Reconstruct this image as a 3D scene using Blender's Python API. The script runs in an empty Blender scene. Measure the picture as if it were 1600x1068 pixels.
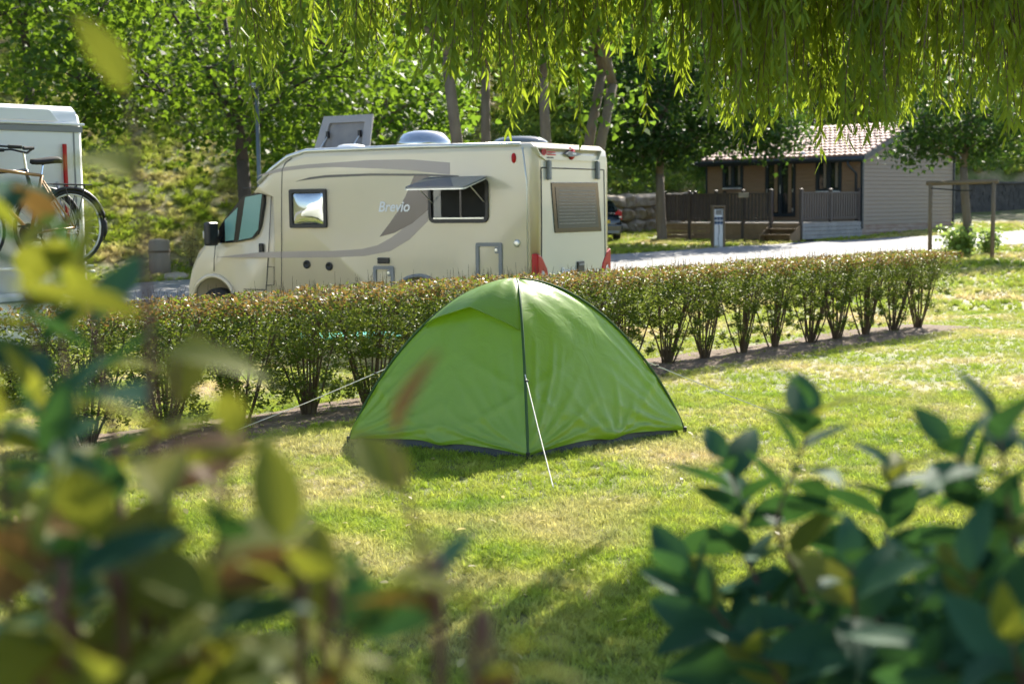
import bpy, bmesh, math, random
import numpy as np
from mathutils import Vector, Matrix
random.seed(7); RNG = np.random.default_rng(7)
R = math.radians
SC = bpy.context.scene; COL = SC.collection
# ------------------------------------------------------------------ camera
F_PX = 2222.0; CAM_H = 1.9; ROLL = .012
PITCH = math.atan((534-320)/F_PX)
cam = bpy.data.cameras.new('camera'); cam_o = bpy.data.objects.new('camera', cam); COL.objects.link(cam_o)
cam.sensor_width = 36; cam.lens = 36*F_PX/1600; cam.clip_start = .05; cam.clip_end = 500
cam_o.matrix_world = Matrix.Translation((0, 0, CAM_H)) @ Matrix.Rotation(R(90)-PITCH, 4, 'X') @ Matrix.Rotation(-ROLL, 4, 'Z')
cam.dof.use_dof = True; cam.dof.focus_distance = 10.9; cam.dof.aperture_fstop = 2.8
SC.camera = cam_o
# ------------------------------------------------------------------ sky, sun, exposure
SUN_AZ, SUN_EL = R(22), R(38)          # azimuth from +Y (view direction) towards +X
w = bpy.data.worlds.new('World'); SC.world = w; w.use_nodes = True
nt = w.node_tree; nt.nodes.clear()
sky = nt.nodes.new('ShaderNodeTexSky'); sky.sky_type = 'NISHITA'; sky.sun_disc = False
sky.sun_elevation = SUN_EL; sky.sun_rotation = SUN_AZ
bg = nt.nodes.new('ShaderNodeBackground'); bg.inputs[1].default_value = .105
wo = nt.nodes.new('ShaderNodeOutputWorld'); nt.links.new(sky.outputs[0], bg.inputs[0]); nt.links.new(bg.outputs[0], wo.inputs[0])
sl = bpy.data.lights.new('sun', 'SUN'); sl.energy = 5.0; sl.angle = R(.53); sl.color = (1, .93, .80)
so = bpy.data.objects.new('sun', sl); COL.objects.link(so); so.location = (5, 30, 30)
sdir = Vector((math.sin(SUN_AZ)*math.cos(SUN_EL), math.cos(SUN_AZ)*math.cos(SUN_EL), math.sin(SUN_EL)))
so.rotation_euler = sdir.to_track_quat('Z', 'Y').to_euler()
SC.view_settings.view_transform = 'Standard'; SC.view_settings.look = 'None'; SC.view_settings.gamma = 1
SC.view_settings.exposure = 1.4
SC.cycles.use_denoising = True; SC.cycles.max_bounces = 5; SC.cycles.diffuse_bounces = 2; SC.cycles.glossy_bounces = 2; SC.cycles.adaptive_threshold = .05
SC.cycles.transmission_bounces = 3; SC.cycles.transparent_max_bounces = 8; SC.cycles.caustics_reflective = False; SC.cycles.caustics_refractive = False
SC.cycles.sample_clamp_indirect = 6
# ------------------------------------------------------------------ pixel helpers (photo pixels give directions only)
def ray(px, py):
    u = (px-800)/F_PX; v = (534-py)/F_PX; c, s = math.cos(ROLL), math.sin(ROLL)
    u2 = c*u+s*v; v2 = -s*u+c*v
    return Vector((u2, math.cos(PITCH)+v2*math.sin(PITCH), -math.sin(PITCH)+v2*math.cos(PITCH)))
EYE = Vector((0, 0, CAM_H))
def at(px, py, Y): d = ray(px, py); return EYE+d*(Y/d.y)
def on_plane(px, py, p0, n): d = ray(px, py); return EYE+d*((Vector(p0)-EYE).dot(n)/d.dot(n))
TOE_X = [-60, -9, -3, 1.5, 4.93, 7, 12, 17, 22, 40, 70]; TOE_Y = [-2, 40, 47, 53.5, 57.2, 60, 63.5, 64.5, 67.4, 78, 95]
def sstep(a, b, x): t = np.clip((x-a)/(b-a), 0, 1); return t*t*(3-2*t)
def terr(X, Y):
    X = np.asarray(X, float); Y = np.asarray(Y, float)
    a = .029*(Y-32.7)+.01*X; z = .5*(a+np.sqrt(a*a+.02))-.5*(np.sqrt(.95**2+.02)-.95)
    s = (Y-np.interp(X, TOE_X, TOE_Y))*.76
    sp = .5*(s+np.sqrt(s*s+.6))-.09; sp = np.maximum(sp, 0)
    z = z+np.where(sp < 16, .52*sp, .52*16+.34*(sp-16))
    z = z+(1-sstep(1.5, 9, s))*sstep(.15, .7, s)*(1.15*sstep(.2, 1.2, X)*(1-sstep(7.5, 8.5, X))+1.5*sstep(14, 15.5, X))
    z = z+.012*np.sin(X*1.7+.6*Y)*np.cos(Y*1.3-.5*X)+.25*np.clip(sp/6, 0, 1)*np.sin(X*.55+1)*np.cos(Y*.43)
    return z
def tz(x, y): return float(terr(x, y))
def G(px, py):
    d = ray(px, py); t = 3.0
    while t < 150:
        p = EYE+d*(t/d.y)
        if p.z <= tz(p.x, p.y): return p
        t += .04
    return p
# ------------------------------------------------------------------ materials
MATS = {}
def mat(name, col=(.5, .5, .5), rough=.6, metal=0, spec=.5, noise=None, bump=None, coat=0, emit=None, trans=0, alpha=1):
    """noise=(scale, colour2, contrast[, stretch xyz]); bump=(scale, strength)"""
    if name in MATS: return MATS[name]
    m = bpy.data.materials.new(name); m.use_nodes = True; t = m.node_tree; b = t.nodes['Principled BSDF']
    b.inputs['Base Color'].default_value = (*col, 1); b.inputs['Roughness'].default_value = rough; b.inputs['Metallic'].default_value = metal
    b.inputs['Specular IOR Level'].default_value = spec; b.inputs['Coat Weight'].default_value = coat; b.inputs['Coat Roughness'].default_value = .05
    b.inputs['Transmission Weight'].default_value = trans; b.inputs['Alpha'].default_value = alpha
    tc = t.nodes.new('ShaderNodeTexCoord')
    if noise:
        mp = t.nodes.new('ShaderNodeMapping'); t.links.new(tc.outputs['Object'], mp.inputs[0])
        if len(noise) > 3: mp.inputs['Scale'].default_value = noise[3]
        n = t.nodes.new('ShaderNodeTexNoise'); n.inputs['Scale'].default_value = noise[0]; n.inputs['Detail'].default_value = 6
        t.links.new(mp.outputs[0], n.inputs['Vector'])
        r = t.nodes.new('ShaderNodeValToRGB'); c = noise[2]
        r.color_ramp.elements[0].position = .5-c; r.color_ramp.elements[1].position = .5+c
        r.color_ramp.elements[0].color = (*col, 1); r.color_ramp.elements[1].color = (*noise[1], 1)
        t.links.new(n.outputs['Fac'], r.inputs[0]); t.links.new(r.outputs[0], b.inputs['Base Color'])
    if bump:
        n2 = t.nodes.new('ShaderNodeTexNoise'); n2.inputs['Scale'].default_value = bump[0]; n2.inputs['Detail'].default_value = 5
        t.links.new(tc.outputs['Object'], n2.inputs['Vector'])
        bp = t.nodes.new('ShaderNodeBump'); bp.inputs['Strength'].default_value = bump[1]; bp.inputs['Distance'].default_value = .02
        t.links.new(n2.outputs['Fac'], bp.inputs['Height']); t.links.new(bp.outputs[0], b.inputs['Normal'])
    MATS[name] = m; return m
def leaf_mat(name, c1, c2, trans_col, trans=.4, rough=.4, per_object=False, spec=.2):
    """reflecting + light-passing leaf; each leaf (mesh island or object) gets its own tone between c1 and c2"""
    m = bpy.data.materials.new(name); m.use_nodes = True; t = m.node_tree; b = t.nodes['Principled BSDF']; o = t.nodes['Material Output']
    b.inputs['Roughness'].default_value = rough; b.inputs['Specular IOR Level'].default_value = spec
    if per_object: rnd = t.nodes.new('ShaderNodeObjectInfo').outputs['Random']
    else: rnd = t.nodes.new('ShaderNodeNewGeometry').outputs['Random Per Island']
    r = t.nodes.new('ShaderNodeValToRGB'); r.color_ramp.elements[0].color = (*c1, 1); r.color_ramp.elements[1].color = (*c2, 1)
    t.links.new(rnd, r.inputs[0]); t.links.new(r.outputs[0], b.inputs['Base Color'])
    tr = t.nodes.new('ShaderNodeBsdfTranslucent')
    mx = t.nodes.new('ShaderNodeMix'); mx.data_type = 'RGBA'; mx.inputs[0].default_value = .7
    t.links.new(r.outputs[0], mx.inputs[6]); mx.inputs[7].default_value = (*trans_col, 1); t.links.new(mx.outputs[2], tr.inputs[0])
    ms = t.nodes.new('ShaderNodeMixShader'); ms.inputs[0].default_value = trans
    t.links.new(b.outputs[0], ms.inputs[1]); t.links.new(tr.outputs[0], ms.inputs[2]); t.links.new(ms.outputs[0], o.inputs[0])
    MATS[name] = m; return m
def ramp_noise(t, vec, scale, stops, detail=3, dist=0):
    n = t.nodes.new('ShaderNodeTexNoise'); n.inputs['Scale'].default_value = scale; n.inputs['Detail'].default_value = detail; n.inputs['Distortion'].default_value = dist
    t.links.new(vec, n.inputs['Vector']); r = t.nodes.new('ShaderNodeValToRGB')
    while len(r.color_ramp.elements) < len(stops): r.color_ramp.elements.new(.5)
    for e, (p, c) in zip(r.color_ramp.elements, stops): e.position = p; e.color = (*c, 1)
    t.links.new(n.outputs['Fac'], r.inputs[0]); return r.outputs[0]
def ground_nodes(m, blades):
    """lawn: green, straw-dry and bare patches from world-position noise; blades share the same patches"""
    t = m.node_tree; b = t.nodes['Principled BSDF']; b.inputs['Roughness'].default_value = .75; b.inputs['Specular IOR Level'].default_value = .25
    g = t.nodes.new('ShaderNodeNewGeometry'); pos = g.outputs['Position']
    if blades:
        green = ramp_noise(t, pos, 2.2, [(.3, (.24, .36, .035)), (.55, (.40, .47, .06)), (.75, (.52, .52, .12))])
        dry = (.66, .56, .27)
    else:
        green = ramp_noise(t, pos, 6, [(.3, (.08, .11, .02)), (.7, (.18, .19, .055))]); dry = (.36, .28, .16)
    dryc = ramp_noise(t, pos, 9, [(.3, tuple(c*.75 for c in dry)), (.7, tuple(min(1, c*1.15) for c in dry))])
    pat = ramp_noise(t, pos, .55, [(.47, (0, 0, 0)), (.66, (1, 1, 1))], 7, .6)
    mx = t.nodes.new('ShaderNodeMix'); mx.data_type = 'RGBA'; t.links.new(pat, mx.inputs[0]); t.links.new(green, mx.inputs[6]); t.links.new(dryc, mx.inputs[7])
    out = mx.outputs[2]
    if blades:
        oi = t.nodes.new('ShaderNodeObjectInfo'); hs = t.nodes.new('ShaderNodeHueSaturation')
        ma = t.nodes.new('ShaderNodeMapRange'); ma.inputs[3].default_value = .7; ma.inputs[4].default_value = 1.25
        t.links.new(oi.outputs['Random'], ma.inputs[0]); t.links.new(ma.outputs[0], hs.inputs['Value']); t.links.new(out, hs.inputs['Color']); out = hs.outputs[0]
        tr = t.nodes.new('ShaderNodeBsdfTranslucent'); t.links.new(out, tr.inputs[0]); ms = t.nodes.new('ShaderNodeMixShader'); ms.inputs[0].default_value = .45
        t.links.new(b.outputs[0], ms.inputs[1]); t.links.new(tr.outputs[0], ms.inputs[2]); t.links.new(ms.outputs[0], t.nodes['Material Output'].inputs[0])
    else:
        n2 = t.nodes.new('ShaderNodeTexNoise'); n2.inputs['Scale'].default_value = 30; n2.inputs['Detail'].default_value = 6; t.links.new(pos, n2.inputs['Vector'])
        bp = t.nodes.new('ShaderNodeBump'); bp.inputs['Strength'].default_value = .8; bp.inputs['Distance'].default_value = .03
        t.links.new(n2.outputs['Fac'], bp.inputs['Height']); t.links.new(bp.outputs[0], b.inputs['Normal'])
    t.links.new(out, b.inputs['Base Color'])
def newmat(name): m = bpy.data.materials.new(name); m.use_nodes = True; MATS[name] = m; return m
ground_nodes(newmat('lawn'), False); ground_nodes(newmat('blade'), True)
mat('cream', (.68, .59, .43), .22, 0, .5, coat=.6); mat('cream_rear', (.58, .58, .49), .25, 0, .5, coat=.5)
mat('white_paint', (.74, .76, .76), .35, coat=.3); mat('black', (.012, .012, .013), .45); mat('black_gloss', (.01, .011, .012), .12)
mat('rubber', (.02, .02, .02), .8); mat('chrome', (.75, .77, .8), .15, 1); mat('grey_plastic', (.22, .23, .24), .5); mat('alu', (.66, .66, .62), .3, .6)
mat('stripe_mid', (.33, .28, .25), .3, coat=.4); mat('stripe_dark', (.11, .085, .07), .25, coat=.4); mat('stripe_thin', (.09, .08, .07), .3)
mat('white', (.8, .8, .8), .5); mat('red_lamp', (.45, .008, .01), .3, 0, .3); mat('red_print', (.6, .04, .05), .5); mat('lamp_clear', (.6, .6, .6), .1, .3)
mat('orange', (.7, .22, .03), .3); mat('glass_dark', (.015, .022, .025), .05, 0, .8); mat('glass_teal', (.16, .33, .31), .08, 0, .8); mat('glass_grey', (.10, .12, .13), .06, 0, .9)
mat('glass_mirror', (.55, .57, .57), .08, .9); mat('smoke', (.16, .15, .14), .15, 0, .6, noise=(4, (.24, .22, .19), .2)); mat('smoke_frame', (.28, .27, .26), .4)
mat('blind', (.10, .125, .14), .4); mat('glass_blue', (.04, .06, .075), .1, 0, .35); mat('seam', (.06, .055, .05), .6); mat('inside_shade', (.006, .006, .006), .8)
mat('asphalt', (.20, .20, .205), .85, noise=(3, (.27, .265, .26), .3), bump=(120, .5)); mat('soil', (.11, .075, .05), .95, noise=(9, (.2, .145, .10), .25), bump=(40, 1))
mat('wood_wall', (.26, .165, .095), .7, noise=(3, (.32, .21, .13), .25, (.6, .6, 12))); mat('wood_grey', (.31, .255, .20), .75, noise=(2.5, (.25, .205, .16), .25, (.7, .7, 14)))
mat('wood_skirt', (.22, .13, .085), .8, noise=(2, (.36, .30, .25), .2, (.8, .8, 6))); mat('wood_deck', (.19, .12, .06), .75, noise=(3, (.27, .18, .10), .25)); mat('wood_deck_grey', (.22, .22, .22), .8, noise=(3, (.33, .32, .31), .25))
mat('rail_wood', (.045, .035, .033), .6, noise=(5, (.085, .065, .055), .3)); mat('deck_floor', (.35, .30, .25), .8)
mat('slate_blue', (.018, .028, .038), .45); mat('tile', (.36, .17, .13), .7, noise=(2, (.50, .33, .28), .3)); mat('stone', (.25, .185, .13), .9, noise=(2.2, (.52, .44, .34), .22), bump=(6, 1))
mat('stone_dark', (.05, .048, .045), .95, noise=(3, (.11, .10, .09), .25), bump=(8, 1)); mat('bark', (.13, .10, .075), .95, noise=(6, (.22, .18, .14), .25, (1, 1, .25)), bump=(18, 1))
mat('bark_dark', (.045, .036, .028), .95, noise=(6, (.09, .07, .055), .25, (1, 1, .25)), bump=(18, 1)); mat('twig', (.085, .055, .035), .9, noise=(9, (.15, .11, .07), .3)); mat('red_stem', (.11, .05, .035), .7)
mat('post_wood', (.16, .115, .07), .85, noise=(4, (.23, .17, .11), .3, (1, 1, .3)), bump=(25, .5)); mat('stump_wood', (.20, .165, .13), .9, noise=(5, (.30, .25, .2), .3, (1, 1, .2)), bump=(20, .8))
mat('blue_socket', (.01, .08, .22), .4); mat('gold', (.35, .21, .09), .35, .3); mat('car_paint', (.012, .016, .024), .15, 0, .6, coat=1); mat('yellow_plate', (.75, .5, .03), .5)
mat('rope', (.72, .68, .62), .8); mat('sheet', (.045, .05, .055), .5); mat('sleeve', (.035, .09, .018), .6); mat('turquoise', (.03, .45, .33), .5); mat('pole_grey', (.13, .15, .15), .4, .5); mat('plate_blue', (.02, .07, .35), .4)
leaf_mat('willow_leaf', (.075, .14, .018), (.15, .22, .03), (.48, .60, .035), .42, .5); leaf_mat('maple_leaf', (.015, .043, .008), (.04, .09, .016), (.34, .54, .03), .38, .55)
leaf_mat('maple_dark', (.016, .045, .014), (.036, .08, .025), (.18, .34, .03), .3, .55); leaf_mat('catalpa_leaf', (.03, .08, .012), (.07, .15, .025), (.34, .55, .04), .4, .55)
leaf_mat('wood_leaf', (.013, .036, .008), (.04, .085, .016), (.22, .36, .025), .28, .5); leaf_mat('hedge_leaf', (.035, .07, .014), (.11, .16, .035), (.33, .42, .04), .35, .5, spec=.25)
leaf_mat('hedge_tip', (.13, .07, .04), (.24, .17, .055), (.40, .25, .06), .35, .4); leaf_mat('weed_leaf', (.06, .125, .02), (.15, .22, .045), (.45, .58, .07), .42, .5)
leaf_mat('pale_leaf', (.14, .24, .06), (.30, .42, .12), (.5, .65, .15), .4, .4); leaf_mat('flower', (.75, .74, .66), (.85, .83, .78), (.8, .8, .7), .3, .5); leaf_mat('cream_leaf', (.35, .33, .13), (.6, .52, .25), (.7, .6, .25), .4, .5)
leaf_mat('photinia', (.02, .065, .036), (.045, .12, .06), (.10, .24, .03), .2, .6, True, .1); leaf_mat('photinia_young', (.09, .13, .022), (.20, .20, .04), (.36, .38, .03), .36, .55, True, .12)
leaf_mat('photinia_copper', (.13, .07, .03), (.18, .11, .03), (.28, .16, .04), .36, .55, True, .12)
def tent_mat():
    m = newmat('tent_green'); t = m.node_tree; b = t.nodes['Principled BSDF']; o = t.nodes['Material Output']
    b.inputs['Base Color'].default_value = (.225, .375, .03, 1); b.inputs['Roughness'].default_value = .38; b.inputs['Specular IOR Level'].default_value = .85
    tc = t.nodes.new('ShaderNodeTexCoord'); n = t.nodes.new('ShaderNodeTexNoise'); n.inputs['Scale'].default_value = 5; n.inputs['Detail'].default_value = 5; n.inputs['Distortion'].default_value = 1.2
    t.links.new(tc.outputs['Object'], n.inputs['Vector']); bp = t.nodes.new('ShaderNodeBump'); bp.inputs['Strength'].default_value = .35; bp.inputs['Distance'].default_value = .02
    t.links.new(n.outputs['Fac'], bp.inputs['Height']); t.links.new(bp.outputs[0], b.inputs['Normal'])
    tr = t.nodes.new('ShaderNodeBsdfTranslucent'); tr.inputs[0].default_value = (.42, .60, .03, 1); ms = t.nodes.new('ShaderNodeMixShader'); ms.inputs[0].default_value = .28
    t.links.new(b.outputs[0], ms.inputs[1]); t.links.new(tr.outputs[0], ms.inputs[2]); t.links.new(ms.outputs[0], o.inputs[0])
tent_mat()
# ------------------------------------------------------------------ mesh helpers
def link(name, me, m, parent=None, smooth=False):
    o = bpy.data.objects.new(name, me); COL.objects.link(o)
    if m is not None:
        for q in (m if isinstance(m, (list, tuple)) else [m]): me.materials.append(MATS[q])
    if parent is not None: o.parent = parent
    if smooth and len(me.polygons): me.polygons.foreach_set('use_smooth', [True]*len(me.polygons))
    return o
class MB:
    def __init__(s): s.v = []; s.f = []
    def add(s, vs, fs): n = len(s.v); s.v += [tuple(v) for v in vs]; s.f += [tuple(i+n for i in f) for f in fs]; return s
    def box(s, c, d, M=None):
        vs = [Vector((c[0]+sx*d[0]/2, c[1]+sy*d[1]/2, c[2]+sz*d[2]/2)) for sx in (-1, 1) for sy in (-1, 1) for sz in (-1, 1)]
        if M is not None: vs = [M @ v for v in vs]
        return s.add(vs, [(0, 1, 3, 2), (4, 6, 7, 5), (0, 4, 5, 1), (2, 3, 7, 6), (0, 2, 6, 4), (1, 5, 7, 3)])
    def tube(s, pts, r, n=8, cap=True):
        pts = [Vector(p) for p in pts]; rr = r if isinstance(r, (list, tuple)) else [r]*len(pts); vs = []; fs = []
        for i, p in enumerate(pts):
            t = (pts[min(i+1, len(pts)-1)]-pts[max(i-1, 0)]); t = t.normalized() if t.length > 1e-9 else Vector((0, 0, 1))
            a = t.cross(Vector((0, 0, 1)) if abs(t.z) < .95 else Vector((1, 0, 0))).normalized(); b = t.cross(a)
            vs += [p+(a*math.cos(2*math.pi*k/n)+b*math.sin(2*math.pi*k/n))*rr[i] for k in range(n)]
        for i in range(len(pts)-1):
            fs += [(i*n+k, i*n+(k+1) % n, (i+1)*n+(k+1) % n, (i+1)*n+k) for k in range(n)]
        if cap: fs += [tuple(range(n-1, -1, -1)), tuple(range((len(pts)-1)*n, len(pts)*n))]
        return s.add(vs, fs)
    def prism(s, poly, fn, d0, d1):
        """polygon (a, b) extruded from d0 to d1; fn(a, b, d) -> point"""
        n = len(poly); vs = [fn(a, b, d0) for a, b in poly]+[fn(a, b, d1) for a, b in poly]
        return s.add(vs, [tuple(range(n-1, -1, -1)), tuple(range(n, 2*n))]+[(i, (i+1) % n, n+(i+1) % n, n+i) for i in range(n)])
    def ring(s, poly, inner, fn, d0, d1):
        n = len(poly); vs = []
        for d in (d0, d1): vs += [fn(a, b, d) for a, b in poly]+[fn(a, b, d) for a, b in inner]
        fs = []
        for i in range(n):
            j = (i+1) % n; fs += [(2*n+i, 2*n+j, 3*n+j, 3*n+i), (i, n+i, n+j, j), (i, j, 2*n+j, 2*n+i), (n+i, 3*n+i, 3*n+j, n+j)]
        return s.add(vs, fs)
    def grid(s, fn, nu, nv):
        vs = [fn(i/nu, j/nv) for i in range(nu+1) for j in range(nv+1)]
        return s.add(vs, [(i*(nv+1)+j, (i+1)*(nv+1)+j, (i+1)*(nv+1)+j+1, i*(nv+1)+j+1) for i in range(nu) for j in range(nv)])
    def lathe(s, prof, c=(0, 0, 0), n=16, axis='z'):
        vs = []
        for r, h in prof:
            for k in range(n):
                a = 2*math.pi*k/n; x, y, z = r*math.cos(a), r*math.sin(a), h
                if axis == 'y': x, y, z = x, h, y
                if axis == 'x': x, y, z = h, x, y
                vs.append((c[0]+x, c[1]+y, c[2]+z))
        m = len(prof); return s.add(vs, [(i*n+k, i*n+(k+1) % n, (i+1)*n+(k+1) % n, (i+1)*n+k) for i in range(m-1) for k in range(n)]+[tuple(range(n)), tuple(range((m-1)*n, m*n))])
    def mesh(s, name='m'):
        me = bpy.data.meshes.new(name); me.from_pydata(s.v, [], s.f); me.update(); return me
    def build(s, name, m, parent=None, smooth=False, bevel=0, seg=2, fix=True):
        me = s.mesh(name)
        if fix or bevel:
            bm = bmesh.new(); bm.from_mesh(me); bmesh.ops.recalc_face_normals(bm, faces=bm.faces)
            if bevel: bmesh.ops.bevel(bm, geom=[e for e in bm.edges if e.is_manifold and e.calc_face_angle(0) > .5], offset=bevel, segments=seg, affect='EDGES', profile=.6, clamp_overlap=True)
            bm.to_mesh(me); bm.free()
        return link(name, me, m, parent, smooth)
def fast_mesh(name, V, n):
    """V: (k, n, 3) polygons of n corners, each an island"""
    k = V.shape[0]; me = bpy.data.meshes.new(name); me.vertices.add(k*n); me.vertices.foreach_set('co', V.reshape(-1).astype(np.float32))
    me.loops.add(k*n); me.loops.foreach_set('vertex_index', np.arange(k*n, dtype=np.int32))
    me.polygons.add(k); me.polygons.foreach_set('loop_start', np.arange(0, k*n, n, dtype=np.int32)); me.update(calc_edges=True); return me
def empty(name, label, cat, loc=(0, 0, 0), rz=0, group=None):
    o = bpy.data.objects.new(name, None); COL.objects.link(o); o.location = loc; o.rotation_euler = (0, 0, rz); o.empty_display_size = .2
    return tag(o, label, cat, group)
def tag(o, label, cat, group=None):
    o['label'] = label; o['category'] = cat
    if group: o['group'] = group
    return o
def copy_tree(o, parent=None):
    c = o.copy(); COL.objects.link(c)
    if parent is not None: c.parent = parent
    for ch in list(o.children): copy_tree(ch, c)
    return c
def text_mesh(s, size, shear=0, bold=0, ext=.001):
    cu = bpy.data.curves.new('t', 'FONT'); cu.body = s; cu.size = size; cu.shear = shear; cu.offset = bold; cu.extrude = ext; cu.align_x = 'LEFT'
    o = bpy.data.objects.new('t', cu); COL.objects.link(o); dg = bpy.context.evaluated_depsgraph_get(); me = bpy.data.meshes.new_from_object(o.evaluated_get(dg))
    bpy.data.objects.remove(o); return me
# leaf polygons in (along, across) with a fold: returns (n,3)
def leaf_tpl(kind):
    if kind == 'maple': p = [(0, 0), (.12, .30), (.30, .22), (.42, .55), (.58, .26), (1, 0), (.58, -.26), (.42, -.55), (.30, -.22), (.12, -.30)]
    elif kind == 'long': p = [(0, 0), (.25, .085), (.6, .075), (1, 0), (.6, -.075), (.25, -.085)]
    elif kind == 'oval': p = [(0, 0), (.3, .24), (.7, .22), (1, 0), (.7, -.22), (.3, -.24)]
    elif kind == 'heart': p = [(0, 0), (.1, .38), (.5, .36), (1, 0), (.5, -.36), (.1, -.38)]
    else: p = [(0, 0), (.5, .22), (1, 0), (.5, -.22)]
    a = np.array(p); return np.stack([a[:, 0], a[:, 1], .25*np.abs(a[:, 1])-.12*a[:, 0]**2], 1)
def leaves(centers, kind, size, droop=.4, up=.8, rng=RNG, dirs=None):
    """one polygon leaf at each centre: (k, n, 3)"""
    k = len(centers); T = leaf_tpl(kind)
    if dirs is None:
        az = rng.uniform(0, 2*np.pi, k); el = rng.normal(-droop, .45, k); d = np.stack([np.cos(az)*np.cos(el), np.sin(az)*np.cos(el), np.sin(el)], 1)
    else: d = dirs
    nrm = rng.normal(0, .55, (k, 3)); nrm[:, 2] += up; side = np.cross(nrm, d); side /= np.linalg.norm(side, axis=1)[:, None]+1e-9; nn = np.cross(d, side)
    sz = size*rng.uniform(.65, 1.25, k)
    return centers[:, None, :]+sz[:, None, None]*(T[None, :, 0:1]*d[:, None]+T[None, :, 1:2]*side[:, None]+T[None, :, 2:3]*nn[:, None])
# ------------------------------------------------------------------ terrain and road
def axis(lo, a, b, hi, fine, coarse):
    return np.concatenate([np.arange(lo, a, coarse), np.arange(a, b, fine), np.arange(b, hi+coarse, coarse)])
gx = axis(-70, -16, 24, 80, .4, 1.6); gy = axis(-20, 4, 72, 125, .4, 1.6)
GX, GY = np.meshgrid(gx, gy, indexing='ij'); GZ = terr(GX, GY)
nx, ny = len(gx), len(gy); me = bpy.data.meshes.new('ground')
idx = np.arange(nx*ny).reshape(nx, ny); q = np.stack([idx[:-1, :-1], idx[1:, :-1], idx[1:, 1:], idx[:-1, 1:]], -1).reshape(-1, 4)
me.vertices.add(nx*ny); me.vertices.foreach_set('co', np.stack([GX, GY, GZ], -1).reshape(-1).astype(np.float32)); me.loops.add(q.size); me.loops.foreach_set('vertex_index', q.reshape(-1).astype(np.int32))
me.polygons.add(len(q)); me.polygons.foreach_set('loop_start', np.arange(0, q.size, 4, dtype=np.int32)); me.update(calc_edges=True)
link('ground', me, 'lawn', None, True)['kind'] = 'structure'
RN = np.array([(-40, 1), (-22, 15.5), (-7.5, 27.8), (2.9, 36.4), (6.9, 38.8), (12.1, 41.9), (16, 43.9), (30, 51), (60, 68)]); RF = np.array([(-46, 6), (-28, 21), (-9.5, 35.4), (3.4, 43.3), (6.4, 45.3), (9.6, 47.2), (12, 48.3), (18, 51.2), (29, 57), (58, 74)])
def resample(P, n):
    d = np.concatenate([[0], np.cumsum(np.hypot(*np.diff(P, axis=0).T))]); s = np.linspace(0, d[-1], n); return np.stack([np.interp(s, d, P[:, 0]), np.interp(s, d, P[:, 1])], 1)
ra, rb = resample(RN, 160), resample(RF, 160)
def road_pt(u, v):
    i = min(int(round(u*159)), 159); p = ra[i]*(1-v)+rb[i]*v; return (p[0], p[1], tz(p[0], p[1])+.03)
MB().grid(road_pt, 159, 10).build('road', 'asphalt', None, True, fix=False)['kind'] = 'structure'
def on_road(X, Y): return (Y > np.interp(X, RN[:, 0], RN[:, 1])-.05) & (Y < np.interp(X, RF[:, 0], RF[:, 1])+.05)
# hedge line and the bare soil under it
HL = Vector((-2.42, 12.35, 0)); HR = Vector((6.04, 21.0, 0)); HD = (HR-HL).normalized(); HN = Vector((HD.y, -HD.x, 0))
h0 = HL-HD*1.45; HLEN = (HR-h0).length
def soil_pt(u, v):
    s = u*(HLEN+.9)-.2; wv = .12*math.sin(s*2.3)+.08*math.sin(s*5.1+1); p = h0+HD*s+HN*((v-.45)*(1.35+wv)+.1*math.sin(s*1.4)); edge = min(v, 1-v, u*8, (1-u)*8)*5
    return (p.x, p.y, tz(p.x, p.y)+(.018 if edge > .3 else -.03))
MB().grid(soil_pt, 90, 8).build('soil_strip', 'soil', None, True, fix=False)['kind'] = 'structure'
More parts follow.
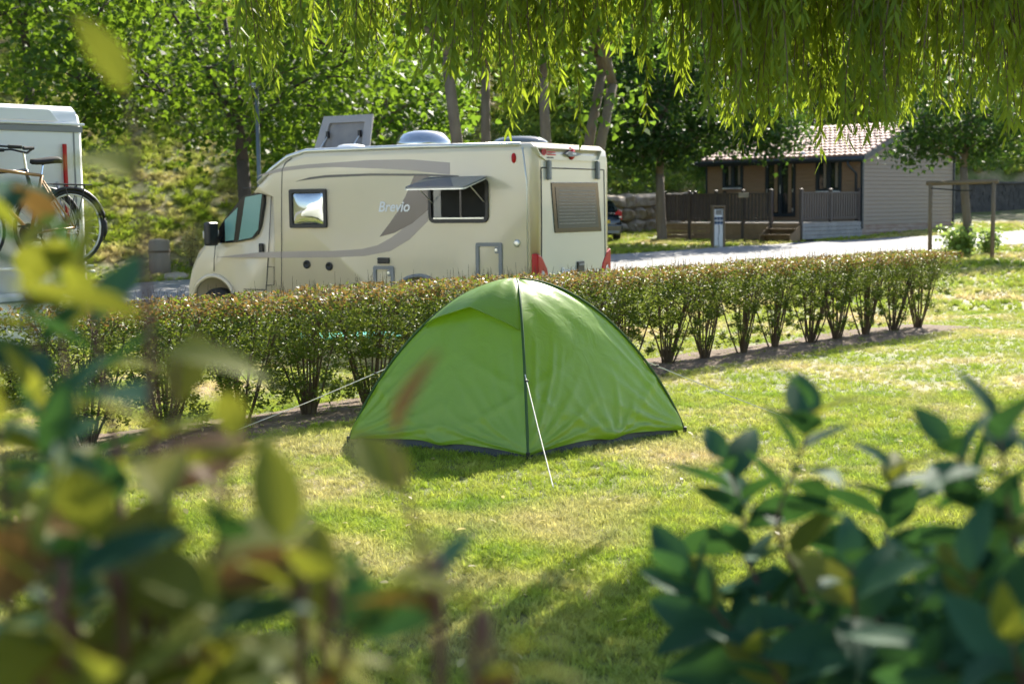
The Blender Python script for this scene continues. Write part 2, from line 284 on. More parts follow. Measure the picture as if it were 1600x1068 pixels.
# ------------------------------------------------------------------ tent
def build_tent():
    Fc, Rc, Lc = Vector(G(825, 719)), Vector(G(1067, 679)), Vector(G(548, 692)); Bc = Rc+Lc-Fc
    ctr = (Fc+Rc+Lc+Bc)/4; top = at(812, 437, ctr.y-.05).z
    root = empty('tent', 'green two-pole dome tent pitched on the lawn', 'tent', (ctr.x, ctr.y, 0))
    cs = [c-Vector((ctr.x, ctr.y, 0)) for c in (Fc, Rc, Bc, Lc)]
    def pole(c, a):                      # a: 0 at the corner, 1 at the apex
        r = math.cos(a*math.pi/2)**1.1; z = (1-r**1.9)**.85; return Vector((c.x*r, c.y*r, .035+(top-.035)*z))
    def crease(p, q, t, a, amp, wd):     # a ridge along a line in (t, a)
        dx, dy = q[0]-p[0], q[1]-p[1]; L2 = dx*dx+dy*dy; k = max(0, min(1, ((t-p[0])*dx+(a-p[1])*dy)/L2)); d = math.hypot(t-p[0]-k*dx, a-p[1]-k*dy)
        return amp*math.exp(-(d/wd)**2)*(1-k)*min(1, 6*k+.3)
    rnd = random.Random(3)
    cr = {}
    for i in range(4):
        L = []
        mid = (.52, .05)
        for k in range(9): an = R(20+140*k/8+rnd.uniform(-6, 6)); L.append((mid, (mid[0]+.45*math.cos(an), mid[1]+.4*math.sin(an)), rnd.uniform(.012, .028)*(1 if i != 3 else .25), rnd.uniform(.012, .022)))
        for cx, sgn in ((0, 1), (1, -1)):
            for k in range(6): an = R(18+60*k/5+rnd.uniform(-4, 4)); L.append(((cx, .03+.1*k/5), (cx+sgn*.65*math.cos(an), .03+.6*math.sin(an)), rnd.uniform(.014, .032), rnd.uniform(.012, .02)))
            L.append(((cx, .36), (cx+sgn*.5,   .12), .018, .016)); L.append(((cx, .36), (cx+sgn*.55, .5), .012, .016))
        cr[i] = L
    def surf(i, t, a, off=0.0):
        A, B = cs[i], cs[(i+1) % 4]; p = pole(A, a).lerp(pole(B, a), t); n = Vector((A.x+B.x, A.y+B.y, 0)).normalized(); n = (n+Vector((0, 0, .6+.8*a))).normalized()
        bow = 4*t*(1-t); p = p+n*(.022*bow*math.sin(a*math.pi)+.03*bow*a*(1-a)+off)
        lift = .055*bow*(1-a)**10*(1-.6*math.exp(-((t-.52)/.07)**2)); p.z += lift
        p = p+n*(sum(crease(c[0], c[1], t, a, c[2], c[3]) for c in cr[i])-.004*math.sin(t*17+a*9+i)*math.sin(a*11+3*t))
        return p
    for i in range(4):
        MB().grid(lambda u, v, i=i: surf(i, u, v*.995), 64, 72).build('fly_panel', 'tent_green', root, True, fix=False)
    # vent hood over the door panel (left front face): top cap standing proud with a pointed lip
    def hood(u, v):
        lip = .60+.055*(1-abs(2*u-1))+.0; a = lip+(.992-lip)*v; off = .012+.075*(1-v)**1.5*math.sin(math.pi*min(1, max(0, u)))**.6; return surf(3, .02+.96*u, a, off)
    MB().grid(hood, 40, 24).build('vent_hood', 'tent_green', root, True, fix=False)
    MB().tube([hood(k/24, 0)+Vector((0, 0, -.004)) for k in range(25)], .006, 6).build('hood_hem', 'tent_green', root, True)
    for c in cs:
        pts = [pole(c, k/28*.99) for k in range(29)]; o = Vector((c.x, c.y, .3)).normalized()*.010
        MB().tube([p+o for p in pts], .011, 6).build('pole_sleeve', 'sleeve', root, True)
    gs = MB()
    for i in range(4):
        A, B = cs[i], cs[(i+1) % 4]; n = Vector((A.x+B.x, A.y+B.y, 0)).normalized()
        gs.grid(lambda u, v, A=A, B=B, n=n: A.lerp(B, .01+.98*u)*.985+n*(.012*math.sin(u*23)+.02*(1-v)-.03)+Vector((0, 0, .002+.085*v+.012*math.sin(u*31)*v)), 30, 3)
    gs.build('groundsheet', 'sheet', root, True, fix=False)
    for c in (cs[0], cs[1], cs[3]): MB().box((c.x*1.012, c.y*1.012, .03), (.03, .03, .07)).build('corner_tab', 'black', root, bevel=.006)
    def guy(px, py, ca, pg):
        a = min((abs(pole(ca, k/200).z-at(px, py, ctr.y+ca.y).z), k/200) for k in range(200))[1]; s = pole(ca, a); e = Vector(G(*pg))-Vector((ctr.x, ctr.y, 0)); e.z = .02
        ln = MB().tube([s, s.lerp(e, .5)+Vector((0, 0, -.012)), e], .004, 5).build('guy_line', 'rope', root)
        MB().box(tuple(s.lerp(e, .08)), (.03, .012, .014)).build('tensioner', 'black', ln, bevel=.003)
        MB().tube([e+Vector((0, 0, -.05)), e+Vector((0, 0, .035)), e+Vector((.012, 0, .04)), e+Vector((.02, 0, .03))], .003, 5).build('peg', 'alu', root)
    guy(603, 575, cs[3], (352, 682)); guy(826, 588, cs[0], (865, 769)); guy(1008, 563, cs[1], (1252, 664))
build_tent()
# ------------------------------------------------------------------ cream motorhome
def build_motorhome():
    th = R(30); P0 = at(838, 330, 19.0); P0.z = 0; u = Vector((-math.cos(th), math.sin(th), 0)); lf = Vector((-math.sin(th), -math.cos(th), 0))
    root = empty('motorhome', 'cream low-profile motorhome with brown stripes and an open side window, behind the hedge', 'motorhome', P0, math.atan2(u.y, u.x))
    W = 2.23
    def S(px, py, off=0): q = on_plane(px, py, P0+lf*off, lf)-P0; return (q.dot(u), q.z)
    def Rr(px, py): q = on_plane(px, py, P0, u)-P0; return (q.dot(lf), q.z)
    side = lambda a, b, d: (a, d, b)          # local (x, y, z) with d the offset out of the left side
    rear = lambda a, b, d: (-d, a, b)
    arch = [(1.89+.5*math.cos(t), .42+.5*math.sin(t)) for t in np.linspace(0, math.pi, 13)]
    out = [(0, .46), (.0, 2.5), (.03, 2.66), (.12, 2.73), (3.85, 2.73), (4.2, 2.65), (4.5, 2.48), (4.75, 2.28), (4.92, 2.11), (4.46, 2.06), (4.46, .46)]+arch
    b = MB().prism(out, lambda a, z, d: (a, d, z), 0, -W); me = b.mesh(); bm = bmesh.new(); bm.from_mesh(me); bmesh.ops.recalc_face_normals(bm, faces=bm.faces)
    ed = [e for e in bm.edges if all(v.co.z > .45 for v in e.verts) and abs(e.verts[0].co.y-e.verts[1].co.y) < .01 and not all(abs(v.co.x-4.46) < .02 for v in e.verts) and (min(v.co.z for v in e.verts) > .93 or all(v.co.x < .01 for v in e.verts))]
    bmesh.ops.bevel(bm, geom=ed, offset=.12, segments=5, affect='EDGES', profile=.5, clamp_overlap=True); bm.to_mesh(me); bm.free(); o = link('coach_body', me, 'cream', root); 
    m = o.modifiers.new('wn', 'WEIGHTED_NORMAL'); me.polygons.foreach_set('use_smooth', [True]*len(me.polygons)); m.keep_sharp = True
    # cab
    fa = [(5.72+.43*math.cos(t), .40+.45*math.sin(t)) for t in np.linspace(0, math.pi, 13)]
    oc = [(4.44, .36), (4.44, 2.07), (4.9, 2.10), (5.30, 1.87), (5.66, 1.62), (5.95, 1.42), (6.18, 1.2), (6.34, .98), (6.44, .72), (6.46, .42), (6.38, .30)]+fa
    me = MB().prism(oc, lambda a, z, d: (a, d, z), -.05, -W+.05).mesh(); bm = bmesh.new(); bm.from_mesh(me); bmesh.ops.recalc_face_normals(bm, faces=bm.faces)
    ed = [e for e in bm.edges if abs(e.verts[0].co.y-e.verts[1].co.y) < .01 and min(v.co.x for v in e.verts) > 4.5 and (min(v.co.z for v in e.verts) > .87 or min(v.co.x for v in e.verts) > 6.2)]
    bmesh.ops.bevel(bm, geom=ed, offset=.13, segments=4, affect='EDGES', clamp_overlap=True)
    for v in bm.verts:
        k = max(0, (v.co.x-5.5)/.87); v.co.y = -W/2+(v.co.y+W/2)*(1-.10*k*k); h = max(0, (v.co.z-1.15)/.95); v.co.y = -W/2+(v.co.y+W/2)*(1-.05*h)
    bm.to_mesh(me); bm.free(); cab = link('cab', me, 'cream', root, True); cab.modifiers.new('wn', 'WEIGHTED_NORMAL').keep_sharp = True
    lip = MB().tube([(5.72+.45*math.cos(t), -.045, .40+.47*math.sin(t)) for t in np.linspace(.05, math.pi-.05, 15)], .035, 6).build('wheel_arch_lip', 'cream', cab, True)
    MB().tube([(1.89+.51*math.cos(t), .004, .42+.51*math.sin(t)) for t in np.linspace(.02, math.pi-.02, 17)], .03, 6).build('wheel_arch_trim', 'grey_plastic', root, True)
    MB().add([(4.96, -.35, 2.085), (4.96, -W+.35, 2.085), (5.60, -W+.25, 1.68), (5.60, -.25, 1.68)], [(0, 1, 2, 3)]).build('windscreen', 'glass_dark', cab)
    MB().box((6.44, -W/2, .62), (.06, 1.5, .28)).build('bumper_grille', 'black', cab, bevel=.02)
    for yy in (-.35, -W+.35): MB().lathe([(.02, 0), (.15, .02), (.16, .06)], (6.12, yy, .98), 12, 'x').build('headlight', 'lamp_clear', cab, True)
    # cab door glass and seams
    pil = lambda pts, d0, d1, nm, mt, par=root, bev=0: MB().prism([S(*p, -.04) for p in pts], side, d0, d1).build(nm, mt, par, bevel=bev)
    YC = -.055
    pil([(341, 380), (342, 357), (352, 341), (377, 310), (383, 305), (409, 300), (412, 303), (412, 318), (407, 353), (402, 366), (394, 373), (372, 378)], YC-.05, YC+.022, 'door_window', 'black_gloss', cab)
    pil([(352, 344), (372, 324), (366, 375), (353, 377)], YC, YC+.028, 'quarter_pane', 'glass_teal', cab); pil([(384, 308), (410, 303), (404, 358), (394, 371), (374, 375)], YC, YC+.028, 'pane', 'glass_teal', cab)
    def seam(pts, y=.001, nm='seam', par=root, r=.007, mt='seam'): return MB().tube([(S(*p)[0], y, S(*p)[1]) for p in pts], r, 5).build(nm, mt, par)
    seam([(333, 384), (331, 405), (331, 424)], YC+.004, 'door_seam', cab); seam([(421, 294), (419, 340), (416, 395), (412, 458)], YC+.004, 'door_seam', cab); seam([(377, 294), (400, 292), (421, 294)], YC+.006, 'door_seam', cab)
    seam([(456, 247), (446, 254), (441, 266), (440, 300), (440, 440), (438, 462)], .0, 'body_seam'); seam([(377, 452), (411, 453)], YC+.004, 'door_seam', cab)
    seam([(416, 417), (427, 417), (427, 445), (414, 446)], -.02, 'filler_seam', cab)
    a, z = S(406, 390); MB().box((a, YC+.02, z), (.075, .05, .19)).build('door_handle', 'black', cab, bevel=.02)
    a, z = S(341, 363); mr = MB().box((a+.02, .14, z-.02), (.13, .22, .36)).build('mirror', 'black', cab, bevel=.045, seg=3); MB().box((a+.075, .2, z-.03), (.04, .09, .11)).build('indicator', 'lamp_clear', mr, bevel=.01)
    MB().tube([(a, -.1, z-.1), (a+.02, .08, z-.08)], .035, 6).build('mirror_arm', 'black', mr)
    a, z = S(444, 458); MB().box((a, .008, z), (.08, .02, .03)).build('side_marker', 'orange', root, bevel=.006)
    # painted stripes, lettering
    dec = lambda pts, mt, d, nm='stripe': MB().prism([S(*p) for p in pts], side, -.001, d).build(nm, mt, root)
    dec([(398, 277), (420, 268), (446, 261), (480, 257), (521, 254), (580, 250), (640, 249), (703, 254), (703, 273), (640, 266), (580, 263), (521, 261), (480, 263), (446, 267), (420, 272)], 'stripe_mid', .003)
    dec([(460, 284), (484, 277), (510, 273.5), (579, 271), (660, 271.5), (717, 274), (717, 277), (660, 275), (579, 274.5), (510, 277.5), (484, 280.5)], 'stripe_thin', .003)
    dec([(337, 402), (405, 394), (440, 393), (520, 392), (565, 389), (590, 383), (612, 371), (640, 349), (664, 322), (669, 327), (669, 345), (640, 374), (610, 392), (570, 400), (520, 402), (440, 403), (405, 402)], 'stripe_mid', .003)
    dec([(593, 370), (608, 350), (622, 330), (634, 306), (647, 275), (670, 275), (670, 327), (644, 349), (616, 364)], 'stripe_dark', .005)
    def text(s, p0, p1, mt, face, hgt=None, d=.008, shear=.25, bold=.0035):
        a0, z0 = p0; a1, z1 = p1; t = text_mesh(s, .2, shear, bold); xs = [v.co.x for v in t.vertices]; k = abs(a1-a0)/(max(xs)-min(xs)); mn = min(xs)
        for v in t.vertices:
            x, y, h = (v.co.x-mn)*k, v.co.y*(k if hgt is None else hgt/.145), v.co.z
            v.co = (a0-x, d+h, z0+y) if face == 'side' else (-d-h, a0-x, z0+y)
        o = link('lettering', t, mt, root); return o
    text('Brevio', S(592, 330.5), S(641, 330), 'white', 'side')
    text('Brevio', Rr(876, 431), Rr(899, 430), 'white', 'rear', None, .012)
    # open window with raised flap
    w1, w0 = 1.70, .735; zt, zb = 2.27, 1.66
    def rr(x0, x1, z0, z1, r=.06, n=4): return [(cx+r*math.cos(t), cz+r*math.sin(t)) for cx, cz, s in ((x1-r, z1-r, 0), (x0+r, z1-r, 1), (x0+r, z0+r, 2), (x1-r, z0+r, 3)) for t in np.linspace(s*math.pi/2, (s+1)*math.pi/2, n)]
    ow = MB().ring(rr(w0, w1, zb, zt, .09), rr(w0+.045, w1-.045, zb+.05, zt-.04, .06), side, -.002, .028).build('window_frame', 'black', root)
    MB().prism(rr(w0+.04, w1-.04, zb+.04, zt-.03), side, .001, .006).build('shade_panel', 'inside_shade', ow)  # flat black panel, its colour stands in for the shade inside the window
    MB().box(((w0+w1)/2, .014, zb+.065), (.82, .012, .02)).build('inner_sill', 'alu', ow); MB().box((1.18, .01, 1.97), (.03, .006, .5)).build('blind_guide', 'black_gloss', ow); MB().box((1.56, .009, 1.95), (.12, .004, .42)).build('curtain_edge', 'glass_grey', ow)
    fl = MB().prism(rr(0, .965, 0, .60, .05), lambda a, b, d: (w0+a, .03+b*math.cos(R(14)), zt-.005-b*math.sin(R(14))+d), 0, .03).build('window_flap', 'glass_grey', root)
    MB().ring(rr(-.005, .97, -.005, .61, .05), rr(.03, .935, .03, .57, .04), lambda a, b, d: (w0+a, .03+b*math.cos(R(14)), zt-.006-b*math.sin(R(14))+d), -.004, .012).build('flap_rim', 'alu', fl)
    for xx in (w0+.06, w1-.06): MB().tube([(xx, .02, zb+.28), (xx, .40, zt-.1)], .007, 6).build('stay', 'alu', fl)
    # small window with bulging pane
    x1, z1 = S(453, 296); x0, z0 = S(512, 356); sw = MB().ring(rr(x0, x1, z0, z1, .03), rr(x0+.05, x1-.05, z0+.05, z1-.05, .03), side, -.002, .035).build('window_frame', 'black', root)
    MB().grid(lambda a, b: (x0+.045+(x1-x0-.09)*a, .008+.055*(math.sin(math.pi*a)*math.sin(math.pi*b))**.5, z0+.045+(z1-z0-.09)*b), 14, 14).build('bulging_pane', 'glass_mirror', sw, True, fix=False)
    for px, py in ((480, 413), (515, 416)): a, z = S(px, py); MB().lathe([(.062, -.01), (.062, .02), (.04, .03), (.035, .015), (.001, .015)], (a, 0, z), 16, 'y').build('round_vent', 'black', root, True)
    a, z = S(600, 407); MB().box((a, .012, z), (.2, .03, .085)).build('vent_box', 'black', root, bevel=.01)
    for (p0, p1) in (((584, 415), (616, 470)), ((744, 379), (785, 455))):
        x1, z1 = S(*p0); x0 = S(p1[0], p0[1])[0]; z0 = .62; h = MB().ring(rr(x0, x1, z0, z1, .03), rr(x0+.05, x1-.05, z0+.05, z1-.05, .02), side, -.002, .022).build('service_hatch', 'grey_plastic', root)
        MB().lathe([(.022, .0), (.022, .03), (.001, .032)], (x0+.085, 0, z1-.1), 10, 'y').build('lock', 'alu', h); MB().box((x0+.07, .012, z1-.1), (.08, .022, .09)).build('lock_plate', 'grey_plastic', h, bevel=.008)
    a, z = S(808, 380); MB().lathe([(.05, -.01), (.05, .015), (.03, .025), (.001, .02)], (a, 0, z), 14, 'y').build('round_cap', 'alu', root, True)
    a, z = S(803, 247); MB().lathe([(.035, -.01), (.033, .015), (.001, .02)], (0, 0, 0), 14, 'y').build('side_lamp', 'red_lamp', root, True).matrix_local = Matrix.Translation((a, 0, z)) @ Matrix.Diagonal((1, 1, 2, 1))
    MB().tube([(.25, -.03, 2.70), (2, -.03, 2.725), (3.85, -.03, 2.72), (4.2, -.03, 2.64), (4.5, -.03, 2.47), (4.76, -.03, 2.27)], .032, 8).build('roof_rail', 'alu', root, True)
    MB().tube([(.2, -.005, 2.66), (.14, -.0, 2.2), (.13, -.0, .5)], .012, 6).build('corner_trim', 'alu', root, True)
    # rear end
    yl, zt_ = Rr(845, 262); yr = Rr(943, 264)[0]; zb_ = .90
    MB().box((.0, -W/2, 1.58), (.006, W-.27, 2.0)).build('rear_panel', 'cream_rear', root)
    seams = [[(yl, zt_), (yr, zt_)], [(yl, zt_), (yl+.0, 1.6), (yl+.02, zb_)], [(yr, zt_), (yr-.02, 1.6), (yr-.03, zb_)]]
    for s in seams: MB().tube([(-.004, a, b) for a, b in s], .009, 5).build('hatch_seam', 'seam', root)
    MB().box((-.02, (yl+yr)/2, zb_-.02), (.05, abs(yr-yl), .035)).build('hatch_bottom_strip', 'alu', root)
    MB().box((-.05, -W/2, .62), (.2, W-.1, .42)).build('rear_bumper', 'cream_rear', root, bevel=.06, seg=3)
    wt = [Rr(860, 285), Rr(933, 285), Rr(939, 361), Rr(866, 364)]
    rw = MB().prism(wt, rear, -.01, .014).build('rear_window', 'black_gloss', root, bevel=.006); c = (sum(p[0] for p in wt)/4, sum(p[1] for p in wt)/4)
    MB().prism([(c[0]+(p[0]-c[0])*.86, c[1]+(p[1]-c[1])*.82) for p in wt], rear, .0, .019).build('pane', 'glass_blue', rw)
    for k in range(11): zz = c[1]-.22+k*.045; MB().box((-.0205, c[0], zz), (.002, 1.1, .012)).build('blind_slat', 'blind', rw)
    for px in (855, 931): a, z = Rr(px, 266); MB().box((-.03, a, z), (.05, .075, .26)).build('hinge', 'grey_plastic', root, bevel=.015)
    # spoiler frame, logo and emblem
    sp = [Rr(835, 230), Rr(938, 235), Rr(934, 250), Rr(925, 252), Rr(850, 250), Rr(842, 244)]; cc = (sum(p[0] for p in sp)/6, sum(p[1] for p in sp)/6)
    MB().ring(sp, [(cc[0]+(p[0]-cc[0])*.965, cc[1]+(p[1]-cc[1])*.86) for p in sp], rear, -.06, .03).build('spoiler_frame', 'cream_rear', root)
    a, z = Rr(849, 237); MB().lathe([(.07, 0), (.07, .004), (.05, .004), (.05, 0)], (0, 0, 0), 18, 'x').build('logo_ring', 'red_print', root).matrix_local = Matrix.Translation((-.006, a, z)) @ Matrix.Diagonal((-1, 1, .72, 1))
    text('ELC', (a+.06, z-.025), (a-.07, z-.025), 'red_print', 'rear', .055, .012, .1)
    for k, (dz, mt, ln) in enumerate(((.045, 'red_print', .22), (.0, 'red_print', .24), (-.035, 'red_print', .24), (-.075, 'black', .18))): MB().box((-.008, a-.09-ln/2, z+dz), (.004, ln, .018)).build('logo_line', mt, root)
    a, z = Rr(892, 240); MB().lathe([(.001, .045), (.07, .035), (.1, 0)], (0, 0, 0), 16, 'x').build('emblem', 'red_lamp', root, True).matrix_local = Matrix.Translation((-.0, a, z)) @ Matrix.Diagonal((-1, .9, 1.0, 1))
    MB().prism([(a+.24, z-.01), (a+.12, z+.03), (a-.12, z+.01), (a-.26, z+.0), (a-.12, z-.03), (a+.1, z-.05)], rear, .0, .05).build('emblem_wing', 'grey_plastic', root)
    MB().box((-.052, a, z-.005), (.01, .11, .022)).build('emblem_lettering', 'white', root)
    for px0, sg in ((838, 1), (949, -1)):
        ya = .0 if sg > 0 else -W; pts = [(ya-sg*.005, 1.25), (ya-sg*.13, 1.2), (ya-sg*.27, 1.04), (ya-sg*.34, .85), (ya-sg*.34, .66), (ya-sg*.005, .66)]
        l = MB().prism(pts, rear, -.16, .015).build('tail_lamp', 'red_lamp', root, bevel=.02); MB().prism([(ya-sg*.11, 1.02), (ya-sg*.17, 1.0), (ya-sg*.255, .8), (ya-sg*.2, .78)], rear, .0, .02).build('lamp_lens', 'white', l)
        MB().prism([(ya-sg*.10, .99), (ya-sg*.16, .97), (ya-sg*.15, .9), (ya-sg*.09, .92)], rear, 0, .022).build('lamp_lens', 'lamp_clear', l)
    a, z = Rr(906, 416); hd = MB().box((-.012, a, z), (.03, .2, .14)).build('hatch_handle', 'black', root, bevel=.01); MB().box((-.03, a, z+.03), (.01, .15, .03)).build('handle_grip', 'grey_plastic', hd)
    # roof equipment
    sk = MB().grid(lambda a, b: (4.38-.98*a-.0*b+(.05 if a < .5 else -.05)*(-b), -.95-.22*b, 2.70+.56*b+.03*math.sin(math.pi*a)), 8, 6).build('raised_skylight', 'smoke', root, True, fix=False); sk.modifiers.new('t', 'SOLIDIFY').thickness = .03
    MB().ring([(4.42, 2.7), (4.36, 3.29), (3.44, 3.29), (3.36, 2.7)], [(4.26, 2.78), (4.22, 3.18), (3.56, 3.18), (3.52, 2.78)], lambda a, b, d: (a, -.93-.22*(b-2.7)/.56+d, b), -.01, .02).build('skylight_frame', 'smoke_frame', sk)
    for xx in (4.2, 3.6): MB().tube([(xx, -.75, 2.72), (xx, -1.02, 2.98)], .009, 6).build('stay', 'alu', sk); MB().box((xx, -1.02, 3.0), (.04, .05, .1)).build('latch', 'black', sk)
    def dome(x, y, rx, ry, h, mt, nm): 
        o = MB().lathe([(1, 0), (.97, .35), (.8, .75), (.5, .95), (.001, 1)], (0, 0, 0), 20).build(nm, mt, root, True); o.matrix_local = Matrix.Translation((x, y, 2.725)) @ Matrix.Diagonal((rx, ry, h, 1)); return o
    dome(3.45, -.6, .24, .24, .1, 'white_paint', 'roof_vent'); d1 = dome(2.3, -.8, .42, .4, .27, 'glass_mirror', 'roof_dome'); dome(.75, -.9, .42, .4, .14, 'glass_grey', 'roof_dome')
    def wheel(x, y):
        t = MB().lathe([(.2, -.1), (.31, -.1), (.34, -.06), (.34, .06), (.31, .1), (.2, .1)], (x, y, .34), 24, 'y').build('wheel', 'rubber', root, True); MB().lathe([(.21, -.08), (.2, .06), (.06, .04), (.001, .05)], (x, y, .34), 20, 'y').build('rim', 'alu', t, True)
    for x in (1.89, 5.72):
        for y in (-.18, -W+.18): wheel(x, y)
    MB().box((2.6, -W/2, .42), (4.9, 1.9, .16)).build('chassis', 'black', root)
build_motorhome()
# ------------------------------------------------------------------ white camper with bicycles on its rear rack
def build_camper():
    ang = R(41); u = Vector((-math.cos(ang), math.sin(ang), 0)); lf = Vector((-math.sin(ang), -math.cos(ang), 0)); P0 = at(140, 400, 14.7); P0.z = tz(P0.x, P0.y)
    root = empty('white_camper', 'white motorhome at the left edge with bicycles on its rear rack', 'motorhome', P0, math.atan2(u.y, u.x))
    def Q(px, py, off=0): q = on_plane(px, py, P0-u*off, u)-P0; return (q.dot(lf), q.z)
    W = 2.3; zt = Q(60, 163)[1]
    out = [(0, .62), (.0, zt-.25), (.04, zt-.06), (.12, zt), (4.2, zt), (5.2, zt-.15), (5.75, zt-.65), (5.5, zt-.95), (6.5, 1.35), (7.0, 1.1), (7.1, .5), (6.9, .4), (1.7, .45)]
    b = MB().prism(out, lambda a, z, d: (a, d, z), 0, W); me = b.mesh(); bm = bmesh.new(); bm.from_mesh(me); bmesh.ops.recalc_face_normals(bm, faces=bm.faces)
    for v in bm.verts:
        if v.co.y < .1 and v.co.x < 1: v.co.y -= .0
    bmesh.ops.bevel(bm, geom=[e for e in bm.edges if abs(e.verts[0].co.y-e.verts[1].co.y) < .01 and min(v.co.z for v in e.verts) > .6], offset=.07, segments=4, affect='EDGES'); bm.to_mesh(me); bm.free()
    link('body', me, 'white_paint', root, True).modifiers.new('wn', 'WEIGHTED_NORMAL').keep_sharp = True
    rear = lambda a, b, d: (-d, a, b)
    z1 = Q(50, 200)[1]; MB().box((-.006, W/2, z1), (.014, W-.06, .06)).build('grey_band', 'grey_plastic', root, bevel=.004); MB().box((-.012, W/2, z1+.05), (.03, W-.02, .025)).build('band_ledge', 'white_paint', root, bevel=.008)
    MB().box((-.002, .13, (z1+1.0)/2), (.008, .014, z1-1.0)).build('corner_seam', 'grey_plastic', root)
    MB().prism([(.3, z1+.08), (.40, z1+.19), (1.8, z1+.19), (1.95, z1+.08)], rear, -.001, .008).build('top_panel', 'white_paint', root, bevel=.003)
    MB().box((-.02, .25, (z1-.15+1.45)/2), (.03, .035, z1-.15-1.45)).build('tail_strip', 'red_lamp', root, bevel=.006)
    zb = Q(40, 452)[1]; bp = MB().box((-.12, W/2+.14, zb-.28), (.3, W-.3, .52)).build('rear_bumper', 'white_paint', root, bevel=.07, seg=3); MB().box((-.275, W/2+.14, zb-.10), (.012, W-.5, .02)).build('bumper_line', 'grey_plastic', bp)
    a0, za = Q(28, 506, .28); pl = MB().box((-.285, a0+.2, za), (.012, .56, .13)).build('number_plate', 'white', bp, bevel=.004); MB().box((-.2925, a0-.035, za), (.004, .05, .118)).build('plate_band', 'plate_blue', pl)
    t = text_mesh('B-YK', .115, 0, .002); xs = [v.co.x for v in t.vertices]; k = .30/(max(xs)-min(xs))
    for v in t.vertices: v.co = (-.293-v.co.z, a0+.30-(v.co.x-min(xs))*k, za-.042+v.co.y)
    link('plate_lettering', t, 'black', pl)
    for y in (.2, W-.2):
        t = MB().lathe([(.2, -.1), (.31, -.1), (.34, -.06), (.34, .06), (.31, .1), (.2, .1)], (1.1, y, .34), 22, 'y').build('wheel', 'rubber', root, True); MB().lathe([(.21, -.08), (.19, .06), (.001, .05)], (1.1, y, .34), 16, 'y').build('rim', 'alu', t, True)
        MB().box((.6, y, .36), (.03, .26, .4)).build('mud_flap', 'rubber', root)
    MB().box((2.2, W/2, .5), (4, 1.9, .2)).build('chassis', 'black', root)
    # rack
    wc = Q(112, 355, .54)
    for y in (.35, 1.5): MB().tube([(-.02, y, wc[1]+.45), (-.1, y, wc[1]+.1), (-.12, y, wc[1]-.43), (-.62, y, wc[1]-.44)], .016, 6).build('rack_arm', 'alu', root, True)
    for d in (.33, .52): MB().box((-d, wc[0]+.53, wc[1]-.385), (.07, 1.5, .025)).build('wheel_rail', 'alu', root, bevel=.006)
    # bicycle: local x along the bicycle, rear wheel at the origin, z up
    def bike(label, loc, flip, paint):
        r = empty('bicycle', label, 'bicycle', P0+u*(-loc[0])+lf*loc[1]+Vector((0, 0, loc[2])), math.atan2(lf.y, lf.x)+(math.pi if flip else 0), 'bicycles on the rear rack')
        RW, wb = .345, 1.06
        for x in (0, wb):
            wl = MB().tube([(x+RW*math.cos(t), 0, RW*math.sin(t)) for t in np.linspace(0, 2*math.pi, 33)], .018, 8, False).build('wheel', 'rubber', r, True)
            MB().tube([(x+(RW-.025)*math.cos(t), 0, (RW-.025)*math.sin(t)) for t in np.linspace(0, 2*math.pi, 33)], .011, 6, False).build('rim', 'alu', wl, True)
            sp = MB()
            for k in range(24): a = 2*math.pi*k/24; sp.tube([(x+.02*math.cos(a+1), (.02 if k % 2 else -.02), .02*math.sin(a+1)), (x+(RW-.03)*math.cos(a), 0, (RW-.03)*math.sin(a))], .0016, 3, False)
            sp.build('spokes', 'chrome', wl); MB().tube([(x, -.05, 0), (x, .05, 0)], .02, 8).build('hub', 'black', wl)
            MB().tube([(x+(RW+.035)*math.cos(t), 0, (RW+.035)*math.sin(t)) for t in np.linspace(R(10 if x else 30), R(150 if x else 200), 14)], [.004]+[.022]*12+[.004], 6).build('mudguard', 'black', r, True)
        bb, st, ht, hb = (.44, -.05), (.30, .50), (.86, .56), (.89, .42)
        f = MB(); T = lambda a, b, rr=.017: f.tube([(a[0], 0, a[1]), (b[0], 0, b[1])], rr, 8)
        T(bb, st); T(st, ht, .016); T(bb, hb, .019); T(ht, hb, .02)
        for y in (-.05, .05): f.tube([(0, y, 0), (bb[0], y*.6, bb[1])], .01, 6); f.tube([(0, y, 0), (st[0], y*.4, st[1]-.05)], .009, 6)
        f.build('frame', paint, r, True); fk = MB()
        for y in (-.05, .05): fk.tube([(wb, y, 0), (hb[0]+.02, y, hb[1]-.08), (hb[0], y*.6, hb[1])], .011, 6)
        fk.build('fork', paint, r, True)
        MB().tube([(st[0], 0, st[1]), (st[0]-.03, 0, st[1]+.14)], .013, 6).build('seat_post', 'chrome', r)
        MB().grid(lambda a, b: (st[0]-.17+.28*a, (b-.5)*(.17*(1-a)**.8+.04), st[1]+.17-.04*abs(2*b-1)**2+.015*math.cos(3*a)), 10, 6).build('saddle', 'rubber', r, True, fix=False).modifiers.new('s', 'SOLIDIFY').thickness = .035
        MB().tube([(ht[0], 0, ht[1]), (ht[0]-.02, 0, ht[1]+.16)], .014, 6).build('stem', 'chrome', r)
        h = MB().tube([(ht[0]-.16, -.29, ht[1]+.19), (ht[0]-.03, -.2, ht[1]+.2), (ht[0]+.02, 0, ht[1]+.16), (ht[0]-.03, .2, ht[1]+.2), (ht[0]-.16, .29, ht[1]+.19)], .011, 6).build('handlebar', 'black', r, True)
        for y in (-.29, .29): MB().tube([(ht[0]-.19, y*1.02, ht[1]+.19), (ht[0]-.07, y*.92, ht[1]+.195)], .017, 8).build('grip', 'rubber', h)
